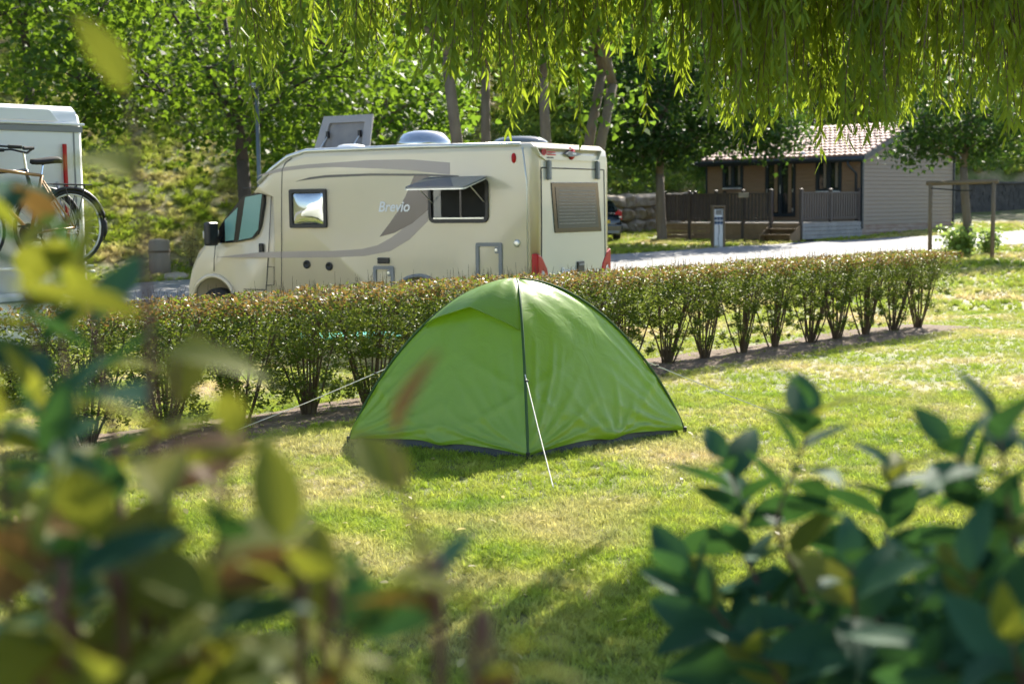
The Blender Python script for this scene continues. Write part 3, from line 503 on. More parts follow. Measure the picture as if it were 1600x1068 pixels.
        MB().lathe([(.09, -.05), (.095, -.05), (.095, -.046), (.02, -.046)], (bb[0], 0, bb[1]), 20, 'y').build('chainring', 'black', r)
        for y, a in ((-.09, -1), (.09, 1)): MB().tube([(bb[0], y*.7, bb[1]), (bb[0]+.15*a, y, bb[1]+.07*a)], .011, 6).build('crank', 'black', r); MB().box((bb[0]+.15*a, y*1.5, bb[1]+.07*a), (.08, .09, .02)).build('pedal', 'black', r)
        c = MB()
        for y in (-.07, 0, .07): c.tube([(-.2, y, .41), (.22, y, .42)], .006, 5)
        for y in (-.07, .07): c.tube([(0, y, 0), (-.12, y, .41)], .005, 5); c.tube([(0, y, 0), (.1, y, .41)], .005, 5)
        c.build('luggage_carrier', 'black', r)
    bike('gold-framed bicycle with black saddle, outermost on the camper rack', (.54, wc[0], wc[1]), False, 'gold')
    bike('dark-framed bicycle between the gold one and the white camper', (.33, wc[0]+1.2, wc[1]), True, 'car_paint')
build_camper()
# ------------------------------------------------------------------ hedge: one shrub per plant
ORD = 'first second third fourth fifth sixth seventh eighth ninth tenth eleventh twelfth thirteenth fourteenth fifteenth sixteenth seventeenth eighteenth nineteenth twentieth twenty-first twenty-second twenty-third twenty-fourth'.split()
def build_hedge():
    HT = 1.14; variants = []
    for k in range(6):
        rng = np.random.default_rng(50+k); rn = random.Random(k); st = MB(); tips = []
        full = k >= 3
        for j in range(15):
            a = rn.uniform(0, 6.28); r0 = rn.uniform(.0, .06); r1 = rn.uniform(.12, .46); p = [Vector((r0*math.cos(a), r0*math.sin(a), -.03))]
            for i in range(1, 5): f = i/4; p.append(Vector(((r0+(r1-r0)*f**.8)*math.cos(a+.3*f), (r0+(r1-r0)*f**.8)*math.sin(a+.3*f), HT*.93*f+rn.uniform(-.03, .03))))
            st.tube(p, [.013, .010, .008, .006, .003], 5); tips.append(p)
            for m in range(5): f = rn.uniform(.35, .95); i = min(3, int(f*4)); b0 = p[i].lerp(p[i+1], f*4-i); b1 = b0+Vector((rn.uniform(-.2, .2), rn.uniform(-.2, .2), rn.uniform(.1, .28))); b1.z = min(b1.z, HT-.02); st.tube([b0, b0.lerp(b1, .5)+Vector((0, 0, .02)), b1], [.005, .004, .002], 3)
        sm = st.mesh('stems')
        n = 7600 if full else 6000; z = HT*(1-rng.beta(.95, 1.6 if full else 2.1, n)*.97); hw = .46*np.clip((.7 if full else .42)+.7*(z/HT), 0, 1); x = rng.uniform(-1, 1, n); y = rng.uniform(-1, 1, n)
        e = rng.random(n) < .45; sgn = np.sign(rng.uniform(-1, 1, n)); y = np.where(e, sgn*(1-.25*rng.random(n)**2), y); C = np.stack([x*(hw+.04), y*hw, z], 1)
        # clumped: pull leaves towards twig clusters so that gaps open low down
        cl = np.stack([rng.uniform(-.4, .4, 60), rng.uniform(-.4, .4, 60), rng.uniform(.15, HT, 60)], 1); j = np.argmin(((C[:, None]-cl[None])**2).sum(2), 1); low = (.75 if full else 1)*np.clip(1.15-z/HT*1.3, 0, .7)[:, None]; C = C+(cl[j]-C)*low
        C[:, 2] = np.minimum(C[:, 2], HT+rng.normal(0, .012, n)); V = leaves(C, 'quad', .042, -.2, .5, rng)
        me = fast_mesh('foliage', V, 4); tip = (C[:, 2] > HT-.16*rng.random(n)-.05) & (rng.random(n) < .62); me.polygons.foreach_set('material_index', tip.astype(np.int32))
        tw = MB()
        for _ in range(70): b = Vector((rn.uniform(-.4, .4), rn.uniform(-.42, .42), HT-rn.uniform(.05, .22))); tw.tube([b, b+Vector((rn.uniform(-.04, .04), rn.uniform(-.04, .04), rn.uniform(.08, .2)))], [.003, .0015], 3, False)
        variants.append((sm, me, tw.mesh('twigs')))
        sm.materials.append(MATS['twig']); me.materials.append(MATS['hedge_leaf']); me.materials.append(MATS['hedge_tip']); variants[-1][2].materials.append(MATS['twig'])
    n = 19; sp = HLEN/(n-1)
    for i in range(n):
        p = HR-HD*(sp*i)+HN*random.uniform(-.04, .04); r = empty('hedge_shrub', f'clipped evergreen hedge shrub with bare lower stems, {ORD[i]} from the right end of the row', 'shrub', (p.x, p.y, tz(p.x, p.y)), math.atan2(HD.y, HD.x)+(math.pi if random.random() < .5 else 0), 'shrubs of the clipped hedge')
        r.scale = (random.uniform(.95, 1.06), random.uniform(.93, 1.06), random.uniform(.985, 1.015)); v = variants[(i*5+i//6) % 3+(3 if i > 9 else 0)]
        for nm, m in zip(('stems', 'foliage', 'twigs'), v):
            o = bpy.data.objects.new(nm, m); COL.objects.link(o); o.parent = r
            if nm != 'stems': o['kind'] = 'stuff'
build_hedge()
# ------------------------------------------------------------------ chalet with deck
def build_chalet():
    P0 = Vector((12.43, 50.5, .62)); root = empty('chalet', 'brown timber-clad holiday chalet with tiled roof and railed deck', 'chalet', P0, R(45))
    g = Vector((.7071, .7071, 0)); fd = Vector((-.7071, .7071, 0)); LX, LY, EH = 6.6, 6.8, 2.86; SK = .42; RISE = 1.15
    def Fr(px, py): q = on_plane(px, py, P0, g)-P0; return (q.dot(fd), q.z)
    MB().prism([(0, -.3), (LX, -.3), (LX, EH), (LX/2, EH+RISE), (0, EH)], lambda a, b, d: (a, d, b), .03, LY-.03).build('wall_core', 'wood_wall', root)
    bh = .142
    def board(nm, x0, x1, z, h, face, mt):
        if x1-x0 < .03: return
        t = .022
        if face == 'g': MB().add([(x0, .03, z), (x1, .03, z), (x1, .03-t*1.5, z+.004), (x0, .03-t*1.5, z+.004), (x0, .03, z+h-.006), (x1, .03, z+h-.006), (x1, .03-t*.6, z+h-.006), (x0, .03-t*.6, z+h-.006)], [(0, 1, 2, 3), (4, 7, 6, 5), (3, 2, 6, 7), (0, 3, 7, 4), (1, 5, 6, 2)]).build(nm, mt, root)
        else: MB().add([(.0, x0, z), (.0, x1, z), (-t*1.5, x1, z+.004), (-t*1.5, x0, z+.004), (.0, x0, z+h-.006), (.0, x1, z+h-.006), (-t*.6, x1, z+h-.006), (-t*.6, x0, z+h-.006)], [(0, 1, 2, 3), (4, 7, 6, 5), (3, 2, 6, 7), (0, 3, 7, 4), (1, 5, 6, 2)]).build(nm, mt, root)
    ops = []                                             # openings on the front, (y0, y1, z0, z1) traced from the photo
    for (ax, ay, bx, by) in ((1130, 247, 1162, 297), (1197, 247, 1244, 339), (1276, 246, 1316, 299)):
        (y1, z1), (y0, _) = Fr(ax, ay), Fr(bx, ay); ops.append((y0, y1, z1-(by-ay)/2222*52.5, z1))
    z = 0.0
    while z < EH+RISE-.1:
        skirt = z < SK; mt = 'wood_skirt' if skirt else 'wood_grey'
        if z < EH-.05: board('skirting_board' if skirt else 'cladding_board', -.01, LX+.01, z, bh, 'g', mt)
        else: k = (z+bh-EH)/RISE*LX/2; board('cladding_board', k+.02, LX-k-.02, z, bh, 'g', mt)
        if z < EH-.05:
            y = .0
            for (a, b, c, d) in sorted(ops):
                if z+bh > c and z < d: board('cladding_board', y, a, z, bh, 'f', 'wood_wall'); y = b
            board('cladding_board', y, LY, z, bh, 'f', 'wood_wall')
        z += bh
    MB().box((-.02, -.012, EH/2+.15), (.09, .09, EH-.3)).build('corner_trim', 'slate_blue', root); MB().box((LX+.0, -.012, EH/2+.15), (.07, .08, EH-.3)).build('corner_trim', 'slate_blue', root); MB().box((-.02, LY, EH/2), (.08, .06, EH)).build('corner_trim', 'slate_blue', root)
    fr = lambda a, b, d: (-d, a, b)
    for i, (a, b, c, d) in enumerate(sorted(ops)):
        door = c < .9
        rw = .11; f = MB().ring([(a, c), (b, c), (b, d), (a, d)], [(a+rw, c+rw), (b-rw, c+rw), (b-rw, d-rw), (a+rw, d-rw)], fr, -.04, .06).build('door_frame' if door else 'window_frame', 'slate_blue', root)
        mid = (a+b)/2; MB().box((-.03, mid, (c+d)/2), (.07, .13, d-c-.1)).build('mullion', 'slate_blue', f)
        for (p, q_) in ((a+rw, mid-.065), (mid+.065, b-rw)):
            MB().box((-.005, (p+q_)/2, (c+d)/2), (.012, q_-p, d-c-2*rw)).build('pane', 'glass_dark', f); MB().box((-.014, p+(q_-p)*.3, (c+d)/2), (.004, (q_-p)*.3, d-c-2*rw-.1)).build('curtain', 'wood_grey' if not door else 'wood_wall', f)
        if door:
            MB().tube([(-.1, mid-.04, c+.85), (-.1, mid-.04, c+1.15)], .012, 6).build('door_handle', 'alu', f)
            for zz in (c+.25, c+.95, d-.3):
                for yy in (a+.1, b-.1): MB().box((-.066, yy, zz), (.012, .03, .13)).build('hinge', 'alu', f)
        else: MB().box((-.09, mid, c+.02), (.08, b-a-.1, .035)).build('sill', 'white', f)
    for px in (1183, 1256): a, z = Fr(px, 244); MB().lathe([(.12, 0), (.13, .04), (.09, .09), (.001, .1)], (0, 0, 0), 14, 'x').build('wall_lamp', 'white', root, True).matrix_local = Matrix.Translation((-.03, a, z)) @ Matrix.Diagonal((-1, 1, 1.35, 1))
    # roof: two slopes, tile courses on the front slope, gutter and downpipe
    OV = .35; sl = RISE/(LX/2)
    for sgn in (0, 1):
        f = (lambda x: x) if sgn == 0 else (lambda x: LX-x); MB().add([(f(-OV), -.25, EH-OV*sl), (f(LX/2), -.25, EH+RISE), (f(LX/2), LY+.25, EH+RISE), (f(-OV), LY+.25, EH-OV*sl), (f(-OV), -.25, EH-OV*sl+.1), (f(LX/2), -.25, EH+RISE+.1), (f(LX/2), LY+.25, EH+RISE+.1), (f(-OV), LY+.25, EH-OV*sl+.1)], [(0, 1, 2, 3), (4, 7, 6, 5), (0, 4, 5, 1), (3, 2, 6, 7), (0, 3, 7, 4)]).build('roof_slope', 'slate_blue', root)
    tl = MB(); ln = math.hypot(LX/2+OV, RISE+OV*sl); nr = 11; ca, sa = math.cos(math.atan(sl)), math.sin(math.atan(sl))
    for i in range(nr):
        for j in range(int((LY+.5)/.21)):
            s0 = i*ln/nr; s1 = s0+ln/nr+.05; y0 = -.25+j*.21; lift = .02*random.random()
            for k in range(4):
                t0, t1 = k/4, (k+1)/4; w0, w1 = .045*math.sin(math.pi*t0), .045*math.sin(math.pi*t1)
                P = lambda s, y, h: (-OV+s*ca-h*sa, y, EH-OV*sl+.1+s*sa+h*ca); tl.add([P(s0, y0+.2*t0, .05+w0+lift), P(s0, y0+.2*t1, .05+w1+lift), P(s1, y0+.2*t1, .015+w1), P(s1, y0+.2*t0, .015+w0)], [(0, 1, 2, 3)])
                tl.add([P(s0, y0+.2*t0, .05+w0+lift), P(s0, y0+.2*t1, .05+w1+lift), P(s0, y0+.2*t1, .0), P(s0, y0+.2*t0, .0)], [(0, 3, 2, 1)])
    tl.build('roof_tiles', 'tile', root, fix=False)['kind'] = 'stuff'
    MB().box((LX/4-OV/2, -.265, EH+RISE/2-.1), (.01, .03, .01)).build('verge_clip', 'slate_blue', root)
    MB().prism([(-OV, EH-OV*sl-.08), (LX/2, EH+RISE-.08), (LX/2, EH+RISE+.12), (-OV, EH-OV*sl+.12)], lambda a, b, d: (a, d, b), -.28, -.245).build('verge_board', 'slate_blue', root)
    MB().tube([(-OV-.06, -.25, EH-OV*sl+.02), (-OV-.06, LY+.25, EH-OV*sl+.02)], .075, 8).build('gutter', 'slate_blue', root, True); MB().box((-OV+.05, LY/2, EH-OV*sl+.0), (.04, LY+.4, .2)).build('fascia', 'slate_blue', root)
    MB().tube([(-OV-.06, .35, EH-OV*sl), (-OV-.06, .33, EH-.32), (-.09, .2, EH-.62), (-.09, .18, 0)], .045, 8).build('downpipe', 'slate_blue', root, True)
    # deck
    DX, DY, DZ = -3.75, 5.9, .57
    for k in range(24): x = DX+(k+.5)*(-DX)/24; MB().box((x, DY/2, DZ-.015), (-DX/24-.008, DY, .03)).build('deck_plank', 'deck_floor', root)
    for k in range(4):
        zz = .07+k*.135; MB().box((DX/2, -.01, zz), (-DX, .03, .125)).build('deck_fascia_board', 'wood_deck_grey', root); MB().box((DX-.01, (DY+.0)/2, zz), (.03, DY, .125)).build('deck_fascia_board', 'wood_deck', root)
    def rail(p, q_, posts):
        p, q_ = Vector(p), Vector(q_); d = (q_-p).normalized(); L = (q_-p).length
        for zz, hh in ((DZ+1.0, .05), (DZ+.14, .04)): c = (p+q_)/2; M = Matrix.Translation((c.x, c.y, zz)) @ Matrix.Rotation(math.atan2(d.y, d.x), 4, 'Z'); MB().box((0, 0, 0), (L, .09 if hh > .045 else .04, hh), M).build('rail', 'rail_wood', root)
        nb = int(L/.145)
        for k in range(nb): c = p+d*((k+.5)*L/nb); M = Matrix.Translation((c.x, c.y, DZ+.54)) @ Matrix.Rotation(math.atan2(d.y, d.x), 4, 'Z'); MB().box((0, -.02, 0), (.098, .022, .94), M).build('baluster', 'rail_wood', root)
        for k in range(posts): c = p.lerp(q_, k/(posts-1)); pt = MB().box((c.x, c.y, (DZ+1.1)/2-.15), (.10, .10, DZ+1.1+.3)).build('post', 'rail_wood', root); MB().lathe([(.075, 0), (.075, .02), (.02, .05)], (c.x, c.y, DZ+1.1), 8).build('post_cap', 'rail_wood', pt)
    rail((DX, .05, 0), (-.15, .05, 0), 3); rail((DX, 1.25, 0), (DX, DY, 0), 5); rail((DX, DY, 0), (-.1, DY, 0), 3)
    MB().box((DX-.05, 2.35, DZ+.95), (.03, .42, .17)).build('name_board', 'deck_floor', root, bevel=.01)
    for k in range(2):
        zz = DZ-.19*(k+1); st = MB().box((DX-.17-.30*k, .65, zz-.02), (.32, 1.25, .04)).build('step', 'wood_deck', root)
        MB().box((DX-.04-.30*k, .65, zz-.11), (.02, 1.2, .15)).build('riser', 'wood_deck', st)
    for y in (.05, 1.27): MB().prism([(DX, -.05), (DX, DZ-.04), (DX-.65, .12), (DX-.65, -.05)], lambda a, b, d: (a, d, b), y-.02, y+.02).build('stair_stringer', 'wood_deck', root)
build_chalet()
# ------------------------------------------------------------------ street furniture and small things
def rock(name, loc, s, dim, seed, parent=None):
    bm = bmesh.new(); bmesh.ops.create_icosphere(bm, subdivisions=2, radius=1); rn = random.Random(seed); ph = [rn.uniform(0, 6) for _ in range(6)]
    for v in bm.verts:
        c = v.co; k = 1/max(abs(c.x), abs(c.y), abs(c.z))**.75; c *= k*(1+.11*math.sin(3*c.x+ph[0])*math.cos(2.6*c.y+ph[1])+.09*math.sin(4*c.z+ph[2]+2*c.x)); v.co = Vector((c.x*dim[0], c.y*dim[1], c.z*dim[2]))*s
    me = bpy.data.meshes.new(name); bm.to_mesh(me); bm.free(); o = link(name, me, 'stone', parent); o.location = loc; o.rotation_euler = (rn.uniform(-.12, .12), rn.uniform(-.1, .1), rn.uniform(-.2, .2)); return o
def build_small():
    p = G(1122, 386); r = empty('service_bollard', 'wooden electric hook-up post with white front and blue sockets', 'bollard', p, R(8))
    h = 1.32
    for sx in (-1, 1): MB().box((sx*.18, .02, h/2-.05), (.055, .26, h+.1)).build('side_board', 'post_wood', r, bevel=.008)
    MB().box((0, .02, h-.01), (.44, .3, .05)).build('cap', 'post_wood', r, bevel=.01); MB().box((0, .04, h/2-.05), (.30, .16, h-.1)).build('front_panel', 'white', r, bevel=.006)
    mt = MB().box((.01, -.05, h-.2), (.2, .03, .17)).build('meter_box', 'grey_plastic', r, bevel=.01); MB().box((.01, -.068, h-.19), (.15, .006, .09)).build('meter_window', 'glass_grey', mt)
    for i in range(3):
        for j in range(2): s = MB().box((-.095+.095*i, -.055, h-.40-.135*j), (.072, .05, .095)).build('socket', 'blue_socket', r, bevel=.01); MB().box((-.095+.095*i, -.082, h-.38-.135*j), (.05, .008, .045)).build('socket_lid', 'black', s)
    MB().tube([(.0, -.07, h-.58), (.015, -.075, h-.8), (-.02, -.07, h-1.05), (.01, -.06, .02)], .009, 6).build('cable', 'black', r)
    p = G(250, 426); r = empty('wooden_stump_post', 'thick round timber post by the road, left of the cream motorhome', 'post', p); MB().lathe([(.29, -.1), (.30, .3), (.29, .84), (.26, .9), (.001, .93)], (0, 0, 0), 18).build('post', 'stump_wood', r, True); MB().lathe([(.303, .55), (.306, .58), (.303, .61)], (0, 0, 0), 18).build('band', 'twig', r)
    p = G(276, 436); o = tag(rock('low_rock', p, .3, (1.1, .8, .6), 4), 'low grey rock beside the timber post at the road edge', 'rock')
    # tree stakes
    a = G(1550, 404); b = at(1453, 392, a.y+1.0); b.z = tz(b.x, b.y); r = empty('tree_support_frame', 'two brown stakes and crossbar holding the young tree', 'tree stakes', ((a.x+b.x)/2, (a.y+b.y)/2, a.z), math.atan2((a-b).y, (a-b).x)); L = (a-b).length; hh = 2.03
    for s in (-1, 1): MB().tube([(s*L/2, 0, -.3+(b.z-a.z if s < 0 else 0)), (s*L/2+.01*s, 0, hh)], .055, 10).build('stake', 'post_wood', r, True)
    MB().tube([(-L/2-.12, -.0, hh+.01), (L/2+.12, -.0, hh+.04)], .06, 8).build('crossbar', 'post_wood', r, True); MB().tube([(-L/2, -.03, hh-.12), (0, -.12, hh-.2), (.14, .15, hh-.2), (.22, .25, hh-.19)], .018, 5).build('tie_strap', 'rubber', r)
    # grey pole behind the motorhome
    p = at(404, 250, 33); r = empty('grey_pole', 'slim grey metal pole behind the motorhome roof', 'pole', (p.x, p.y, tz(p.x, p.y))); MB().tube([(0, 0, -.2), (0, 0, 4.6)], [.06, .045], 10).build('shaft', 'pole_grey', r, True)
    lh = MB().box((0, -.28, 4.62), (.16, .6, .08)).build('lamp_head', 'pole_grey', r, bevel=.02); MB().box((0, -.34, 4.575), (.12, .38, .02)).build('lens', 'lamp_clear', lh)
    # turquoise camp table glimpsed through the hedge
    p = at(545, 524, 15.6); r = empty('camp_table', 'turquoise folding camp table glimpsed through the hedge', 'table', (p.x, p.y, 0), R(10)); MB().box((0, 0, p.z), (1.1, .6, .025)).build('table_top', 'turquoise', r, bevel=.008)
    for x in (-.45, .45):
        for y in (-.25, .25): MB().tube([(x, y, 0), (x*.9, y, p.z)], .012, 6).build('leg', 'alu', r)
build_small()
def build_walls():
    r = empty('boulder_wall', 'retaining wall of stacked pale boulders behind the dark car', 'wall', (4.0, 56.2, tz(4, 55.8)), 0)
    P = [Vector((-3.2, -3.6, 0)), Vector((3.6, 3.6, 0))]; d = (P[1]-P[0]).normalized(); L = (P[1]-P[0]).length; rn = random.Random(5)
    for row in range(3):
        s = -.3*row
        while s < L:
            w = rn.uniform(.5, 1.5); h = .55*rn.uniform(.92, 1.08); c = P[0]+d*(s+w/2); gz = tz(r.location.x+c.x, r.location.y+c.y-.6)-r.location.z; o = rock('stone', (c.x-.10*row*d.y*-1, c.y+.10*row, gz+.2+row*.5), 1, (w*.52, .42, h*.53), rn.random(), r); o.rotation_euler.z += math.atan2(d.y, d.x); s += w
    for px, py in ((985, 352), (978, 342)): q = G(px, py+8); tag(rock('white_rock', q+Vector((0, 0, .12)), .3, (1, .8, .8), px), 'pale rounded rock on the grass beside the car' if px == 985 else 'small pale rock just behind the car bumper', 'rock')
    # dark stone wall at far right
    a, b = Vector((17.6, 64.2, 0)), Vector((34, 74.5, 0)); r = empty('stone_wall', 'long dark dry-stone wall behind the lawn at far right', 'wall', (a.x, a.y, tz(a.x, a.y-.6))); d = (b-a).normalized(); L = (b-a).length
    M = Matrix.Rotation(math.atan2(d.y, d.x), 4, 'Z'); MB().box((L/2, .25, .75), (L, .4, 1.5), M).build('wall_core', 'stone_dark', r); MB().box((L/2, .2, 1.56), (L, .6, .12), M).build('coping', 'stone_dark', r, bevel=.03)
    mb = MB(); rn = random.Random(9)
    for row in range(9):
        s = -.1*(row % 2)
        while s < L: w = rn.uniform(.2, .45); mb.box((s+w/2, .04+rn.uniform(-.02, .02), .085+row*.165), (w-.025, .1, .145), M @ Matrix.Rotation(rn.uniform(-.03, .03), 4, 'Y') if False else M); s += w
    mb.build('stones', 'stone_dark', r, fix=False)['kind'] = 'stuff'
build_walls()
def build_car():
    p = G(962, 378); c = Vector((p.x-.62, p.y, p.z)); r = empty('parked_car', 'dark parked car seen from behind, beside the cream motorhome', 'car', c, R(6))
    secs = [(0, .80, .30, .95, .62), (.12, .87, .26, 1.02, .66), (.35, .88, .24, 1.06, .70), (.8, .88, .24, 1.05, .70), (1.5, .88, .24, 1.02, .70), (2.6, .88, .24, .98, .70), (3.3, .86, .25, .92, .66), (3.95, .78, .28, .78, .6), (4.15, .66, .34, .66, .5)]
    mb = MB(); n = 12; V = []
    for (y, w_, z0, z1, wt) in secs: V.append([(-w_*.92, y, z0), (-w_, y, z0+.12), (-w_, y, (z0+z1)/2), (-w_*.97, y, z1-.06), (-w_*.9, y, z1), (-w_*.3, y, z1+.01), (w_*.3, y, z1+.01), (w_*.9, y, z1), (w_*.97, y, z1-.06), (w_, y, (z0+z1)/2), (w_, y, z0+.12), (w_*.92, y, z0)])
    mb.add([v for s in V for v in s], [(i*n+k, i*n+(k+1) % n, (i+1)*n+(k+1) % n, (i+1)*n+k) for i in range(len(secs)-1) for k in range(n)]+[tuple(range(n)), tuple(range((len(secs)-1)*n, len(secs)*n))]); mb.build('body', 'car_paint', r, True)
    cb = MB(); C = [(.10, .80, 1.0, .80), (.45, .70, 1.45, .64), (1.0, .70, 1.52, .64), (2.0, .70, 1.48, .64), (2.9, .80, 1.0, .78)]; V = []
    for (y, w0, z1, w1) in C: V.append([(-w0 if z1 < 1.1 else -.80, y, .98), (-w1, y, z1-.05), (-w1+.08, y, z1), (w1-.08, y, z1), (w1, y, z1-.05), (w0 if z1 < 1.1 else .80, y, .98)])
    cb.add([v for s in V for v in s], [(i*6+k, i*6+k+1, (i+1)*6+k+1, (i+1)*6+k) for i in range(4) for k in range(5)]); cb.build('cabin', 'glass_dark', r)
    MB().grid(lambda a, b: (-.62+1.24*a, .40+1.7*b, 1.535-.06*(2*a-1)**2-.05*(2*b-1)**2), 6, 6).build('roof', 'car_paint', r, True, fix=False)
    for s in (-1, 1):
        l = MB().prism([(s*.55, .82), (s*.87, .78), (s*.86, 1.06), (s*.76, 1.12), (s*.62, 1.0)], lambda a, b, d: (a, d+.06*abs(a), b), -.03, .1).build('tail_lamp', 'red_lamp', r, bevel=.01); MB().box((s*.8, .0, .88), (.1, .03, .05)).build('lens', 'lamp_clear', l)
        for y in (.75, 3.35): t = MB().lathe([(.2, -.1), (.3, -.1), (.33, -.06), (.33, .06), (.3, .1), (.2, .1)], (s*.80, y, .33), 20, 'x').build('wheel', 'rubber', r, True); MB().lathe([(.2, s*.06), (.1, s*.09), (.001, s*.09)], (s*.80, y, .33), 12, 'x').build('rim', 'alu', t, True)
    bp = MB().box((0, .02, .47), (1.72, .22, .3)).build('rear_bumper', 'car_paint', r, bevel=.05, seg=3); MB().box((0, -.10, .36), (1.5, .04, .1)).build('bumper_trim', 'grey_plastic', bp); MB().box((0.18, -.035, .72), (.5, .02, .11)).build('number_plate', 'yellow_plate', r); MB().box((.5, .02, .80), (.6, .03, .012)).build('chrome_strip', 'chrome', r)
build_car()
# ------------------------------------------------------------------ trees
def make_tree(name, label, loc, fork, lobes, nclump, per, kind, size, leafm, barkm, r0, stems=1, spread=.55, seed=1, flowers=0, group=None, lean=(0, 0)):
    """lobes: ellipsoids (centre xyz, radii xyz) in metres above the foot; limbs reach for points inside them"""
    rng = np.random.default_rng(seed); rn = random.Random(seed); root = empty(name, label, 'tree', loc, 0, group)
    tg = []
    vol = [(l[1][0]*l[1][1]*l[1][2])**.7 for l in lobes]
    for k in range(nclump):
        c, rd = lobes[rng.choice(len(lobes), p=np.array(vol)/sum(vol))]; d = rng.normal(0, 1, 3); d /= np.linalg.norm(d); tg.append(Vector(c)+Vector((d*np.array(rd)*rng.uniform(.25, 1)**.45).tolist()))
    tops = []; tm = MB()
    for s in range(stems):
        a = rn.uniform(0, 6.28)+s*2.4; off = .28*(stems > 1); b = Vector((off*math.cos(a), off*math.sin(a), -.25)); f = Vector((b.x+lean[0]+(.9 if stems > 1 else .12)*math.cos(a), b.y+lean[1]+(.9 if stems > 1 else .12)*math.sin(a), fork*rn.uniform(.9, 1.1)))
        rs = r0*(1 if stems == 1 else .62); tm.tube([b, b.lerp(f, .04)+Vector((0, 0, .1)), b.lerp(f, .35)+Vector((rn.uniform(-.08, .08), rn.uniform(-.08, .08), 0)), b.lerp(f, .7)+Vector((rn.uniform(-.06, .06), 0, 0)), f], [rs*1.5, rs*1.12, rs, rs*.93, rs*.85], 12)
        tops.append(f)
        ctr = Vector(lobes[0][0]); e = f.lerp(Vector((ctr.x, ctr.y, ctr.z+lobes[0][1][2]*.6)), .9); tm.tube([f, f.lerp(e, .5)+Vector((rn.uniform(-.3, .3), rn.uniform(-.3, .3), 0)), e], [rs*.85, rs*.5, rs*.12], 8); tops.append(e)
    tm.build('trunk', barkm, root, True, fix=False)
    nodes = []; lm = MB(); main = min(9, nclump)
    segs = [(tops[2*s], tops[2*s+1]) for s in range(stems)]
    for k, t in enumerate(tg):
        if k < main: a, b = segs[k % stems]; f = rn.uniform(.0, .55); st = a.lerp(b, f); rr = r0*.42
        else: st = min(nodes, key=lambda q: (q-t).length+(.8 if q.z > t.z else 0)); rr = r0*.17
        mid = st.lerp(t, .5)+Vector((rn.uniform(-.2, .2), rn.uniform(-.2, .2), .12*(t-st).length)); lm.tube([st, st.lerp(mid, .5)+Vector((0, 0, .05)), mid, mid.lerp(t, .5)+Vector((0, 0, .03)), t], [rr, rr*.8, rr*.6, rr*.4, rr*.15], 5, False); nodes += [mid, t, st.lerp(mid, .5)]
    lm.build('limbs', barkm, root, True, fix=False)
    T = np.array([tuple(t) for t in tg]); C = np.repeat(T, per, 0)+rng.normal(0, 1, (len(tg)*per, 3))*np.array([spread, spread, spread*.62])
    C = C[rng.random(len(C)) < .95]; V = leaves(C, kind, size, .45, .9, rng); o = link('crown', fast_mesh('crown', V, V.shape[1]), leafm, root); o['kind'] = 'stuff'
    if flowers:
        ft = T[rng.integers(0, len(T), flowers)]; ft = ft+rng.normal(0, 1, ft.shape)*np.array([.3, .3, .1])+np.array([0, -.45, .25]); C = np.repeat(ft, 16, 0)+rng.normal(0, .085, (flowers*16, 3)); V = leaves(C, 'heart', .075, 0, .3, rng); link('blossom', fast_mesh('blossom', V, V.shape[1]), 'flower', root)['kind'] = 'stuff'
    return root
def foot(px, Y): p = at(px, 330, Y); return Vector((p.x, p.y, tz(p.x, p.y)))
make_tree('maple_tree', 'big spreading maple with dark trunk, behind the motorhome cab', foot(388, 37), 3.0, [((-.6, 0, 6.2), (5.2, 4.2, 3.0)), ((-3.6, -.6, 4.9), (2.2, 2.0, 1.3)), ((1.6, -1, 4.6), (1.8, 1.6, 1.0))], 130, 85, 'maple', .19, 'maple_leaf', 'bark_dark', .19, spread=.62, seed=11)
make_tree('maple_tree', 'leafy maple at far left behind the white camper roof', foot(60, 41), 3.4, [((0, 0, 6.4), (4.6, 4, 3.0))], 95, 80, 'maple', .2, 'maple_leaf', 'bark_dark', .17, spread=.65, seed=12)
make_tree('catalpa_tree', 'multi-stemmed tree with white blossom, behind the middle of the motorhome', foot(765, 34), 5.0, [((0, 0, 7.6), (3.8, 3, 2.4))], 80, 62, 'heart', .2, 'catalpa_leaf', 'bark', .2, 3, .6, 13, 40)
make_tree('catalpa_tree', 'leaning multi-stemmed blossom tree, behind the motorhome rear', foot(868, 35), 4.9, [((.6, 0, 7.4), (3.2, 3, 2.3)), ((1.7, .6, 4.2), (.9, .9, .5))], 75, 60, 'heart', .2, 'catalpa_leaf', 'bark', .22, 3, .55, 14, 40, None, (.3, 0))
make_tree('catalpa_tree', 'white-blossomed tree left of the roof domes, on the bank', foot(560, 44), 2.2, [((0, 0, 4.6), (4.0, 3, 2.6))], 90, 70, 'heart', .22, 'catalpa_leaf', 'bark', .17, 2, .62, 15, 110)
pm = G(1035, 376)
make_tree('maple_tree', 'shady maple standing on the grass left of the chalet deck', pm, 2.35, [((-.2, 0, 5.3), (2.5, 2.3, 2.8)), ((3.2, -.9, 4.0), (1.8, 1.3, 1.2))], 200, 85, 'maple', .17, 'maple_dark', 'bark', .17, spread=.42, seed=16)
py_ = G(1509, 398)
make_tree('young_tree', 'young tree tied between stakes at the right', py_, 2.3, [((0, 0, 3.9), (2.2, 1.8, 1.25)), ((-1.3, -.2, 2.95), (.7, .6, .35))], 85, 75, 'maple', .14, 'maple_dark', 'bark', .125, spread=.33, seed=17)
